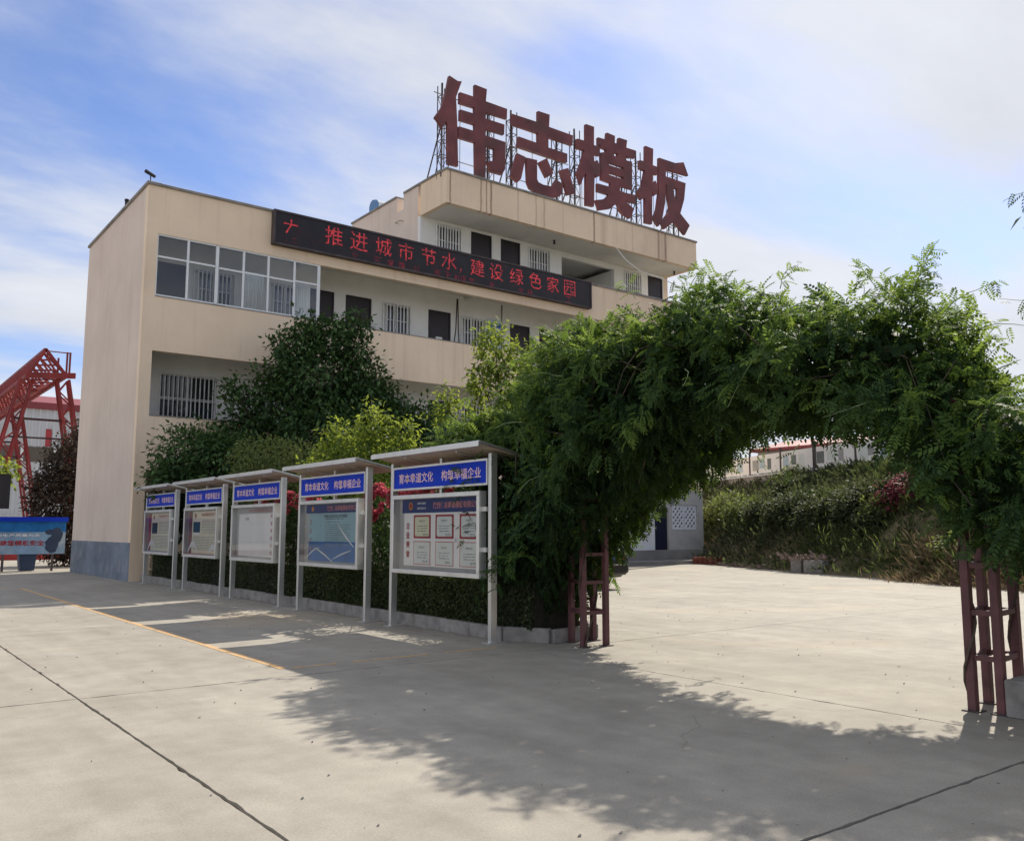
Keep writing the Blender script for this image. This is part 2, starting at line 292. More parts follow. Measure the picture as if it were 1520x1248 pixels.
# ------------------------------------------------------------------ ground
def ground_mat():
    m, N, L, b = newmat('worn_yard_concrete')
    g = N.new('ShaderNodeNewGeometry')
    def noise(scale, det=7, ro=.6, st=(1, 1, 1), dist=0):
        mp = N.new('ShaderNodeMapping'); L.new(g.outputs['Position'], mp.inputs[0]); mp.inputs['Scale'].default_value = st
        n = N.new('ShaderNodeTexNoise'); n.inputs['Scale'].default_value = scale; n.inputs['Detail'].default_value = det; n.inputs['Roughness'].default_value = ro; n.inputs['Distortion'].default_value = dist; L.new(mp.outputs[0], n.inputs[0]); return n.outputs[0]
    def ramp(src, p0, p1, c0, c1):
        r = N.new('ShaderNodeValToRGB'); L.new(src, r.inputs[0]); r.color_ramp.elements[0].position = p0; r.color_ramp.elements[1].position = p1
        r.color_ramp.elements[0].color = c0 + (1,); r.color_ramp.elements[1].color = c1 + (1,); return r.outputs[0]
    def mul(a, bb, f=1.):
        mx = N.new('ShaderNodeMix'); mx.data_type = 'RGBA'; mx.blend_type = 'MULTIPLY'; mx.inputs['Factor'].default_value = f; L.new(a, mx.inputs['A']); L.new(bb, mx.inputs['B']); return mx.outputs['Result']
    base = ramp(noise(.45, 8, .62, dist=.4), .28, .74, (.282, .263, .230), (.392, .366, .320))
    base = mul(base, ramp(noise(2.6, 7, .65), .32, .70, (.84, .83, .82), (1.06, 1.06, 1.05)))
    base = mul(base, ramp(noise(.9, 6, .6, (3.2, .25, 1)), .35, .68, (.88, .87, .86), (1.05, 1.05, 1.05)), .8)     # broom and tyre marks along the yard
    base = mul(base, ramp(noise(70, 3, .7), .30, .62, (.80, .79, .78), (1.06, 1.06, 1.06)), .9)
    st = N.new('ShaderNodeMapRange'); st.interpolation_type = 'SMOOTHSTEP'; L.new(noise(.22, 6, .55, dist=.6), st.inputs[0]); st.inputs[1].default_value = .57; st.inputs[2].default_value = .72; st.inputs[4].default_value = .55
    mx = N.new('ShaderNodeMix'); mx.data_type = 'RGBA'; L.new(st.outputs[0], mx.inputs['Factor']); L.new(base, mx.inputs['A']); mx.inputs['B'].default_value = (.42, .33, .22, 1)     # dusty ochre patches
    out = mx.outputs['Result']
    def over(fac, c):
        nonlocal out
        q = N.new('ShaderNodeMix'); q.data_type = 'RGBA'; L.new(fac, q.inputs['Factor']); L.new(out, q.inputs['A']); q.inputs['B'].default_value = c + (1,); out = q.outputs['Result']
    def band(src, a, b_, amt):
        q = N.new('ShaderNodeMapRange'); q.interpolation_type = 'SMOOTHSTEP'; L.new(src, q.inputs[0]); q.inputs[1].default_value = a; q.inputs[2].default_value = b_; q.inputs[4].default_value = amt; return q.outputs[0]
    over(band(noise(1.7, 8, .7), .63, .74, .45), (.17, .155, .135))                  # oil and water stains
    over(band(noise(9, 6, .75), .66, .76, .55), (.20, .18, .155)); over(band(noise(22, 4, .7), .68, .78, .6), (.52, .49, .44))     # grit and chips
    over(band(noise(1.3, 6, .65, (.18, 5.5, 1), .2), .60, .72, .22), (.19, .175, .155))   # tyre tracks across the yard
    wob = N.new('ShaderNodeTexNoise'); wob.inputs['Scale'].default_value = 1.1; wob.inputs['Detail'].default_value = 6; L.new(g.outputs['Position'], wob.inputs[0])
    wv = N.new('ShaderNodeVectorMath'); wv.operation = 'MULTIPLY_ADD'; L.new(wob.outputs['Color'], wv.inputs[0]); wv.inputs[1].default_value = (.9, .9, 0); L.new(g.outputs['Position'], wv.inputs[2])
    vo = N.new('ShaderNodeTexVoronoi'); vo.feature = 'DISTANCE_TO_EDGE'; vo.inputs['Scale'].default_value = .16; L.new(wv.outputs[0], vo.inputs['Vector'])
    cr = N.new('ShaderNodeMapRange'); L.new(vo.outputs['Distance'], cr.inputs[0]); cr.inputs[1].default_value = .0004; cr.inputs[2].default_value = .0011; cr.inputs[3].default_value = .38; cr.inputs[4].default_value = 0
    cm = N.new('ShaderNodeMath'); cm.operation = 'MULTIPLY'; L.new(cr.outputs[0], cm.inputs[0]); L.new(band(noise(.35, 3), .50, .60, 1.0), cm.inputs[1]); over(cm.outputs[0], (.10, .09, .08))   # hairline cracks here and there
    L.new(out, b.inputs['Base Color'])
    b.inputs['Roughness'].default_value = .82; b.inputs['Specular IOR Level'].default_value = .3
    bp = N.new('ShaderNodeBump'); bp.inputs['Strength'].default_value = .25; bp.inputs['Distance'].default_value = .006; L.new(noise(55, 5, .7), bp.inputs['Height']); L.new(bp.outputs[0], b.inputs['Normal'])
    return m
M_['ground'] = ground_mat()
M_['subsoil'] = mat('dirt_in_joints', (.10, .085, .07), .95, var=.3, scale=3.)
gm = MB(); gm.quad((-900, -900, -.04), (900, -900, -.04), (900, 900, -.04), (-900, 900, -.04))
ground = tag(gm.build('ground', M_['subsoil']), kind='structure')
XJ = [-13.6, -8.45, -3.3, 1.88, 7.05, 12.2, 17.4, 22.5, 27.7, 32.9, 38.1, 43.3]
YJ = [-9.3, -3.3, 2.7, 8.8, 14.9, 21.0, 27.1, 33.2, 39.3, 45.4, 51.5, 57.6, 63.7]
def gap(v): return .008 if v in (1.88, 2.7) else (.0035 if v in (8.8, 7.05) else .003)
for i in range(len(XJ)-1):
    for j in range(len(YJ)-1):
        x0, x1, y0, y1 = XJ[i]+gap(XJ[i]), XJ[i+1]-gap(XJ[i+1]), YJ[j]+gap(YJ[j]), YJ[j+1]-gap(YJ[j+1])
        if i < 3: pass
        mb = MB(); e = .004
        near = (x0 < 8 and y0 < 16)
        if near:        # near slabs have crumbled, uneven edges
            def edge(ax, ay, bx, by, nn):
                out = []
                for k in range(nn):
                    t = k / nn; j_ = 0 if k == 0 else 1
                    px, py = ax+(bx-ax)*t, ay+(by-ay)*t
                    w = abs(random.gauss(0, .004)) * j_ + (random.random() < .06) * random.uniform(.004, .016) * j_
                    out.append((px - (by-ay)/math.hypot(bx-ax, by-ay)*w, py + (bx-ax)/math.hypot(bx-ax, by-ay)*w))
                return out
            prof = edge(x0, y0, x1, y0, 60) + edge(x1, y0, x1, y1, 70) + edge(x1, y1, x0, y1, 60) + edge(x0, y1, x0, y0, 70)
            mb.prism(prof, 'z', -.05, random.uniform(-.001, .001))
        else: mb.box(x0, x1, y0, y1, -.05, random.uniform(-.0015, .0015))
        mb.build('concrete_slab', M_['ground'], ground)
far = MB(); 
for a, b_, c, d in ((-900, 900, 63.75, 900), (-900, -13.65, -900, 63.7), (43.35, 900, -900, 63.7), (-13.6, 43.3, -900, -9.35)): far.box(a, b_, c, d, -.05, -.006)
far.build('far_paving', M_['ground'], ground)
# painted boundary line in front of the boards
def yellow_mat():
    m, N, L, b = newmat('worn_orange_line_paint'); b.inputs['Base Color'].default_value = (.50, .27, .09, 1); b.inputs['Roughness'].default_value = .8
    g = N.new('ShaderNodeNewGeometry'); n = N.new('ShaderNodeTexNoise'); n.inputs['Scale'].default_value = 7; n.inputs['Detail'].default_value = 8; n.inputs['Roughness'].default_value = .75; L.new(g.outputs['Position'], n.inputs[0])
    r = N.new('ShaderNodeValToRGB'); L.new(n.outputs[0], r.inputs[0]); r.color_ramp.elements[0].position = .40; r.color_ramp.elements[1].position = .54; r.color_ramp.elements[0].color = (.36, .30, .22, 1); r.color_ramp.elements[1].color = (.56, .33, .13, 1)
    L.new(r.outputs[0], b.inputs['Base Color']); return m
M_['yellow'] = yellow_mat()
ln = MB()
y = 9.32
while y < 26.0:
    e = min(26.0, y + random.uniform(.5, 1.6)); w = random.uniform(.042, .052); ln.box(4.03-w, 4.03+w, y, e, .0005, .0045); y = e + random.choice((0.002, .004, .05))
x = 4.12
while x < 6.9:
    e = min(6.9, x + random.uniform(.3, .9)); ln.box(x, e, 9.30-.022, 9.30+.022, .0005, .0045); x = e + random.choice((.03, .12, .2))
tag(ln.build('painted_line', M_['yellow']), kind='structure')

# ------------------------------------------------------------------ office building
B = empty('office_building', (7.03, 27.46, 0), 'cream four-storey office block with open galleries, dark doors and barred windows', 'building')
F0, F1, F2, F3, F4 = 27.46, 29.36, 3.87, 7.53, 11.20      # facade plane, recessed wall plane, floor levels
XL, XR, YB = 7.03, 32.47, 35.3
def part(name, m, fn, parent=B, bevel=0): mb = MB(); fn(mb); return mb.build(name, m, parent, bevel)
def boxp(name, m, *a, parent=B, bevel=0): return MB().box(*a).build(name, m, parent, bevel)
# side wall with painted plinth
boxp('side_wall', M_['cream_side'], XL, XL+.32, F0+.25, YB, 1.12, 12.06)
boxp('corner_pier', M_['cream'], XL, XL+.34, F0, F0+.25, 1.10, 12.06)
boxp('plinth', M_['plinth'], XL-.012, XL+.32, F0+.02, YB, 0, 1.12)
boxp('corner_pier', M_['cream'], XL, XL+.34, F0, F0+.018, 0, 1.10)
boxp('side_wall', M_['cream'], XR-.3, XR, F1, YB, 0, 14.0); boxp('rear_wall', M_['cream'], XL+.32, XR-.3, YB-.25, YB, 0, 12.06)
# facade bands (storey parapets)
for z0, z1 in ((3.27, 4.90), (6.90, 8.58)):
    boxp('parapet_band', M_['cream'], XL+.34, XR, F0, F0+.2, z0, z1)
boxp('parapet_band', M_['cream'], XL+.34, XR, F0, F0+.2, 10.57, 12.06)
boxp('parapet_band', M_['cream'], XL+.34, 25.4, F0, F0+.2, 0, 1.1)
boxp('end_pier', M_['cream'], XR-.3, XR, F0, F0+.198, 4.9, 6.9); boxp('end_pier', M_['cream'], XR-.3, XR, F0, F0+.198, 8.58, 10.57)
for z0 in (4.90, 8.58): boxp('sill', M_['coping'], XL+.342, XR-.31, F0-.012, F0+.21, z0, z0+.035)
# gallery slabs and beams
for z in (F2, F3, F4):
    boxp('gallery_slab', M_['soffit'], XL+.33, XR-.01, F0+.2, F1+.05, z-.14, z)
    x = 12.6
    while x < 32:
        boxp('soffit_beam', M_['soffit'], x, x+.2, F0+.2, F1, z-.30, z-.141); x += 7.5
boxp('roof_slab', M_['roofdeck'], XL+.32, 17.9, F1+.05, YB-.25, 11.0, F4)
boxp('roof_slab', M_['roofdeck'], XL+.33, 17.9, F0+.2, F1+.049, F4+.003, F4+.03)
# copings
boxp('coping', M_['coping'], XL-.06, XL+.38, F0-.06, YB+.06, 12.06, 12.16, bevel=.01)
boxp('coping', M_['coping'], XL+.38, 11.02, F0-.06, F0+.26, 12.06, 12.15, bevel=.01); boxp('coping', M_['coping'], 25.3, XR+.03, F0-.05, F0+.25, 12.06, 12.15, bevel=.01)
boxp('coping', M_['coping'], 11.02, 25.3, F0+.02, F0+.25, 12.06, 12.12); boxp('coping', M_['coping'], XL+.38, 17.9, YB-.31, YB+.06, 12.06, 12.15)
# recessed walls with real openings
def wall_with_holes(name, m, x0, x1, z0, z1, y0, y1, holes):
    mb = MB(); cx = x0
    for a, b_, c, d in sorted(holes):
        if a > cx: mb.box(cx, a, y0, y1, z0, z1)
        if c > z0+.01: mb.box(a, b_, y0, y1, z0, c)
        if d < z1-.01: mb.box(a, b_, y0, y1, d, z1)
        cx = b_
    if cx < x1: mb.box(cx, x1, y0, y1, z0, z1)
    return mb.build(name, m, B)
def door(x0, x1, z0, z1, blue=False, plate=False):
    y = F1 + .07
    d = MB().box(x0+.055, x1-.055, y, y+.05, z0, z1-.055)
    d.box(x0+.16, x1-.16, y-.012, y, z0+1.35, z1-.75) if z1-z0 > 2.2 else None
    d = d.build('door', M_['doorblue' if blue else 'door'], B)
    MB().box(x0+.002, x0+.055, y-.03, y+.06, z0, z1-.002).box(x1-.055, x1-.002, y-.03, y+.06, z0, z1-.002).box(x0+.055, x1-.055, y-.03, y+.06, z1-.055, z1-.002).build('frame', M_['door'], d)
    MB().box(x1-.19, x1-.15, y-.06, y-.012, z0+1.0, z0+1.16).build('handle', M_['chrome'], d)
    if plate: MB().box((x0+x1)/2-.15, (x0+x1)/2+.15, y-.03, y-.014, z0+1.55, z0+1.68).build('nameplate', M_['paper'], d)
def window(x0, x1, z0, z1, step=.135, big=False):
    y = F1 + .12
    w = MB().box(x0, x1, y, y+.02, z0, z1).build('window', M_['pane'], B)
    f = MB()
    for a, b_, c, d in ((x0, x0+.05, z0, z1), (x1-.05, x1, z0, z1), (x0+.05, x1-.05, z0, z0+.05), (x0+.05, x1-.05, z1-.05, z1), ((x0+x1)/2-.025, (x0+x1)/2+.025, z0+.05, z1-.05)): f.box(a, b_, y-.04, y-.002, c, d)
    f.build('frame', M_['frame_w'], w)
    g = MB(); k = max(3, int((x1-x0)/step)); yb = F1 - .045; r = .021 if not big else .016
    for i in range(k+1): xx = x0 + (x1-x0)*i/k; g.box(xx-r, xx+r, yb-r, yb+r, z0-.02, z1+.02)
    for zz in ((z0+.02, z0+(z1-z0)*.33, z0+(z1-z0)*.62, z1-.05) if not big else (z0+.02, z0+(z1-z0)*.5, z0+(z1-z0)*.53, z1-.03)): g.box(x0-.02, x1+.02, yb+r+.001, yb+r+.02, zz-.012, zz+.012)
    for xx in (x0, x1):
        for zz in (z0+.1, z1-.1): g.box(xx-.008, xx+.008, yb+r+.021, F1+.01, zz-.008, zz+.008)
    tag(g.build('security_grille', M_['bars'], w), kind='stuff')
    if not big:
        MB().prism([(x0+.07, z0+.06), (x0+(x1-x0)*.20, z0+.06), (x0+(x1-x0)*.16, z1-.07), (x0+.07, z1-.07)], 'y', y-.0015, y-.0005).build('curtain', M_['white'], w)
D3 = [(7.87, 8.9), (13.22, 14.27), (14.73, 15.83), (18.38, 19.47), (22.5, 23.6), (24.12, 25.2)]
W3 = [(9.1, 10.48), (11.75, 12.95), (16.32, 17.53), (19.97, 21.17), (29.46, 30.55)]
STAIR = (25.45, 28.75)
def floor_fit(zf, doors, wins, top, x0=XL+.32, x1=XR-.3, ztop=None, stair=True, platex=18.38, blue=False, sill=1.0):
    holes = [(a, b_, zf, zf+2.74) for a, b_ in doors] + [(a, b_, zf+sill, zf+2.68) for a, b_ in wins]
    if stair: holes.append((STAIR[0], STAIR[1], zf, ztop-.25))
    wall_with_holes('recessed_wall', M_['white'], x0, x1, zf, ztop, F1, F1+.2, holes)
    for a, b_ in doors: door(a, b_, zf, zf+2.74, blue=blue and a > 18, plate=abs(a-platex) < .01)
    for a, b_ in wins: window(a, b_, zf+sill, zf+2.68)
    if stair:
        boxp('stair_wall', M_['soffit'], STAIR[0], STAIR[1], F1+3.0, F1+3.1, zf, ztop-.25); boxp('stair_wall', M_['soffit'], STAIR[0]-.12, STAIR[0], F1+.2, F1+3.1, zf, ztop-.25); boxp('stair_wall', M_['soffit'], STAIR[1], STAIR[1]+.12, F1+.2, F1+3.1, zf, ztop-.25)
        st = MB()
        for k in range(11): st.box(STAIR[0]+.05, STAIR[0]+1.5, F1+.5+k*.2, F1+.7+k*.2, zf, zf+.165*(k+1))
        st.build('stair', M_['soffit'], B)
        MB().box(STAIR[0], STAIR[1], F1+.2, F1+3.0, zf-.14, zf-.002).build('landing_slab', M_['soffit'], B)
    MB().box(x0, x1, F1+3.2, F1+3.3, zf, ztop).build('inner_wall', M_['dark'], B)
floor_fit(F3, D3, W3, None, ztop=F4-.14)
floor_fit(F4, [(20.44, 21.54), (22.0, 23.08), (31.05, 32.12)], [(18.7, 19.92), (23.52, 24.72), (29.46, 30.55)], None, x0=17.955, ztop=14.05, sill=.98)
floor_fit(F2, [(13.22, 14.27), (14.73, 15.83), (18.43, 19.5), (22.5, 23.6), (24.12, 25.2)], [(11.75, 12.95), (16.32, 17.53), (19.97, 21.17), (29.46, 30.55)], None, ztop=F3-.14, platex=0, blue=True, x0=10.3)
wall_with_holes('recessed_wall', M_['white'], XL+.32, 10.3, F2, F3-.14, F1, F1+.2, [(8.17, 10.03, F2+1.02, F2+2.70)])
window(8.17, 10.03, F2+1.02, F2+2.70, step=.14, big=True)
floor_fit(0.0, D3[1:5], W3[:4], None, x1=25.4, stair=False, ztop=F2-.14, platex=0, blue=True)
# enclosed ground-floor end: white wall, navy door, pierced block window
def holes_wall(name, m, x0, x1, holes, z0, z1):
    mb = MB(); cx = x0; Ya, Yb = F0+.004, F0+.2
    for a, b_, c, d in sorted(holes):
        if a > cx: mb.box(cx, a, Ya, Yb, z0, z1)
        if c > z0+.01: mb.box(a, b_, Ya, Yb, z0, c)
        if d < z1-.01: mb.box(a, b_, Ya, Yb, d, z1)
        cx = b_
    if cx < x1: mb.box(cx, x1, Ya, Yb, z0, z1)
    return mb.build(name, m, B)
holes_wall('ground_floor_wall', M_['housewhite'], 25.4, 29.18, [(26.0, 27.0, 1.32, 2.45), (27.85, 28.75, 1.32, 2.45)], .60, 3.268)
holes_wall('ground_floor_wall', M_['housegrey'], 29.18, XR, [(29.19, 30.1, .60, 2.47), (30.34, 32.05, 1.5, 2.62)], .60, 3.268)
boxp('plinth', M_['roofdeck'], 25.4, XR+.02, F0-.1, F0+.2, -.02, .60); boxp('apron', M_['roofdeck'], 25.2, XR+.3, F0-1.2, F0-.1, -.02, .16)
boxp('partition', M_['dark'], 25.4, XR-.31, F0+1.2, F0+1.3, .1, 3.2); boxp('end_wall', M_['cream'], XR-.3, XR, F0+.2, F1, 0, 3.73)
d = MB().box(29.22, 30.07, F0+.09, F0+.14, .60, 2.44).build('door', M_['bluedoor'], B); MB().box(29.32, 29.36, F0+.04, F0+.09, 1.5, 1.64).build('handle', M_['chrome'], d)
for a in (26.0, 27.85):
    w = MB().box(a, a+.9, F0+.11, F0+.13, 1.32, 2.45).build('window', M_['pane'], B); MB().box(a, a+.05, F0+.05, F0+.108, 1.32, 2.45).box(a+.85, a+.9, F0+.05, F0+.108, 1.32, 2.45).box(a+.425, a+.475, F0+.05, F0+.108, 1.32, 2.45).box(a+.05, a+.85, F0+.05, F0+.107, 1.32, 1.38).box(a+.05, a+.85, F0+.05, F0+.107, 2.39, 2.45).build('frame', M_['frame_w'], w); MB().box(a-.05, a+.95, F0-.07, F0+.05, 1.25, 1.318).build('sill', M_['concrete_old'], w)
for a in (30.38, 31.22):
    mb = MB(); e = .80; st = e/3; zl, zh = 1.54, 2.58; Yp = F0+.08
    mb.box(a, a+e, Yp-.04, Yp+.04, zl-.03, zl+.04).box(a, a+e, Yp-.04, Yp+.04, zh-.04, zh+.03).box(a, a+.05, Yp-.04, Yp+.04, zl+.04, zh-.04).box(a+e-.05, a+e, Yp-.04, Yp+.04, zl+.04, zh-.04)
    H_ = zh-zl
    for q in range(-6, 5):
        for sg in (1, -1):
            x0_ = a+q*st; t0, t1 = max(0, (a-x0_)/H_), min(1, (a+e-x0_)/H_)
            if t1 <= t0: continue
            za, zb = (zl+H_*t0, zl+H_*t1) if sg > 0 else (zh-H_*t0, zh-H_*t1)
            mb.bar((x0_+H_*t0, Yp-.008*sg, za), (x0_+H_*t1, Yp-.008*sg, zb), .05, 4)
    mb.build('pierced_block', M_['housewhite'], B)
# glazed end of the third-floor gallery: white frame, two rows of panes
gw = MB(); y0, y1 = F0+.03, F0+.09; ZT, ZB, ZM = 10.57, 8.615, 9.86
MX = [7.37, 8.32, 9.24, 10.11, 10.95, 11.87, 12.74]
for i, x in enumerate(MX): r = .035 if i not in (2,) else .05; gw.box(x-r if i else x, x+r if i < 6 else x+.07, y0, y1, ZB, ZT)
for i in range(6):
    a, b_ = MX[i]+.036, MX[i+1]-.036
    zm = ZM - (.03 if i in (2, 3, 4) else 0)
    gw.box(a, b_, y0, y1, zm-.028, zm+.028); gw.box(a, b_, y0, y1, ZB, ZB+.05); gw.box(a, b_, y0, y1, ZT-.05, ZT)
gwo = gw.build('gallery_window', M_['frame_w'], B)
for i in range(6):
    for c, d in ((ZB+.04, ZM-.05), (ZM+.02, ZT-.04)):
        q = MB().quad((MX[i]+.01, y0+.03, c), (MX[i+1]-.01, y0+.03, c), (MX[i+1]-.01, y0+.03+random.uniform(-.004, .004), d), (MX[i]+.01, y0+.03, d)).build('pane', M_['glass'], gwo)
cu = MB(); n = 26      # curtains hung behind two of the lower panes
for a, b_ in ((10.25, 10.95), (12.0, 12.62)):
    for k in range(n):
        x_, x2 = a+(b_-a)*k/n, a+(b_-a)*(k+1)/n; yk, y2 = F0+.42+.03*math.sin(k*1.9), F0+.42+.03*math.sin((k+1)*1.9)
        cu.quad((x_, yk, 8.5), (x2, y2, 8.5), (x2, y2, 10.0), (x_, yk, 10.0))
cu.build('curtain', M_['white'], gwo)
# top storey block: fascia, soffit, side wall with a notch in the parapet
X4 = 17.95
boxp('roof_fascia', M_['fascia'], X4, XR, F0, F0+.2, 14.05, 15.36)
boxp('roof_fascia', M_['cream'], X4, X4+.2, F0+.2, F1, 14.05, 15.36); boxp('roof_fascia', M_['cream'], XR-.2, XR, F0+.2, F1, 14.05, 15.36)
boxp('roof_slab', M_['soffit'], X4+.2, XR-.2, F0+.2, YB-.25, 14.06, 14.22)
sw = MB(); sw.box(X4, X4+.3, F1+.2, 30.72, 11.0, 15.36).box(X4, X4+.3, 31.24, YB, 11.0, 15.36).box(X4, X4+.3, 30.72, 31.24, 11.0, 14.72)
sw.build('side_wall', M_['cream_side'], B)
boxp('rear_wall', M_['cream'], X4+.3, XR, YB-.25, YB, 12.06, 15.36); boxp('side_wall', M_['cream'], XR-.3, XR, F1, YB-.25, 14.0, 15.36)
boxp('coping', M_['coping'], X4-.04, XR+.05, F0-.05, F0+.25, 15.36, 15.45, bevel=.01); boxp('coping', M_['coping'], X4-.05, X4+.34, F0+.25, 30.68, 15.36, 15.45, bevel=.01); boxp('coping', M_['coping'], X4-.05, X4+.34, 31.28, YB+.05, 15.36, 15.45, bevel=.01)
for y_, z_ in ((30.9, 14.2), (30.55, 13.1)):      # climbing rungs on the side wall
    MB().path([(X4, y_+.2, z_), (X4-.16, y_+.2, z_), (X4-.16, y_-.2, z_), (X4, y_-.2, z_)], .012, 5).build('climbing_rung', M_['rustframe'], B)
for x, z in ((15.0, F4-.14), (20.0, F4-.14), (24.0, F4-.14), (22.6, 14.06), (30.3, 14.06)):
    lp = MB().bar((x+1.6, 28.4, z), (x+1.6, 28.4, z-.05), .05, 10).bar((x+1.6, 28.4, z-.05), (x+1.6, 28.4, z-.17), .03, 8, .055).build('ceiling_lamp', M_['dark'], B)
for pts in ([(19.75, F1-.02, 10.9), (19.7, F1-.02, 9.6), (19.55, F1-.02, 8.55), (19.5, F1-.02, F3)], [(19.78, F1-.025, 10.9), (19.82, F1-.025, 9.7), (19.9, F1-.025, 8.5), (19.9, F1-.025, F3)], [(22.05, F1-.02, 11.0), (22.05, F1-.02, F3)]):
    MB().path(pts, .02, 5).build('wall_cable', M_['rustframe'], B)
MB().path([(27.0, F0-.02, 14.05), (27.6, F0-.05, 13.55), (28.6, F0+.1, 13.3), (30.0, F0+.1, 13.2), (31.4, F0+.05, 12.95)], .022, 5).build('loose_cable', M_['bars'], B)

# display banner on the gallery wall
ib = empty('wall_poster', (21.68, F1, F3), 'pale blue information poster beside the third-storey barred window', 'poster')
MB().box(21.28, 22.0, F1-.03, F1-.002, 8.35, 10.32).build('panel', M_['paleblue'], ib)
MB().box(21.30, 21.98, F1-.036, F1-.031, 9.98, 10.16).build('printed_band', M_['bluedk'], ib); MB().box(21.30, 21.98, F1-.036, F1-.031, 8.6, 8.95).build('printed_band', M_['bluedk'], ib)
MB().prism([(21.36, 9.25), (21.46, 9.2), (21.52, 9.35), (21.48, 9.7), (21.40, 9.78), (21.37, 9.5)], 'y', F1-.037, F1-.031).build('printed_figure', M_['greyprint'], ib)
# ------------------------------------------------------------------ running LED display
led = empty('led_display', (18.15, F0-.2, 10.95), 'long black dot-matrix display with red characters across the parapet', 'display')
Lx0, Lx1, Lz0, Lz1, Ly = 10.98, 25.32, 10.93, 12.12, F0-.22
MB().box(Lx0+.06, Lx1-.06, Ly+.02, F0+.004, Lz0+.06, Lz1-.06).build('screen', M_['led'], led)
MB().box(Lx0, Lx1, Ly-.01, F0+.003, Lz1-.06, Lz1).box(Lx0, Lx1, Ly-.01, F0+.003, Lz0, Lz0+.06).box(Lx0, Lx0+.06, Ly-.01, F0+.003, Lz0+.06, Lz1-.06).box(Lx1-.06, Lx1, Ly-.01, F0+.003, Lz0+.06, Lz1-.06).build('frame', M_['rustframe'], led)
k = 0
for ch, x, z in zip('推进城市节水，建设绿色家园', [13.17, 14.14, 15.14, 16.07, 17.06, 17.97, 18.5, 19.29, 20.21, 21.22, 22.2, 23.14, 24.07], [11.63]*6+[11.36]+[11.62]*6):
    mb = MB(); text_into(mb, ch, faceY(x, z, Ly+.012), height=.66 if ch != '，' else .2, bold=0); mb.build('character', M_['ledred'], led)
mb = MB(); text_into(mb, 'ナ', faceY(11.58, 11.62, Ly+.012), height=.50, bold=0); mb.build('character', M_['ledred'], led)
for ch, x, z, s in zip('三保障公示于社区文化节日工', [14.91, 15.41, 15.91, 16.54, 17.43, 17.9, 18.35, 18.66, 19.0, 20.0, 21.46, 21.9, 23.99], [11.08]*6+[11.05]*6+[11.12], [.26]*13):
    mb = MB(); text_into(mb, ch, faceY(x, z, Ly+.012), height=s, bold=.004); mb.build('faint_character', M_['leddim'], led)
mb = MB(); text_into(mb, '、二', faceY(11.6, 11.16, Ly+.012), height=.16); text_into(mb, '小', faceY(14.0, 11.13, Ly+.012), height=.2); mb.build('faint_character', M_['leddim'], led)
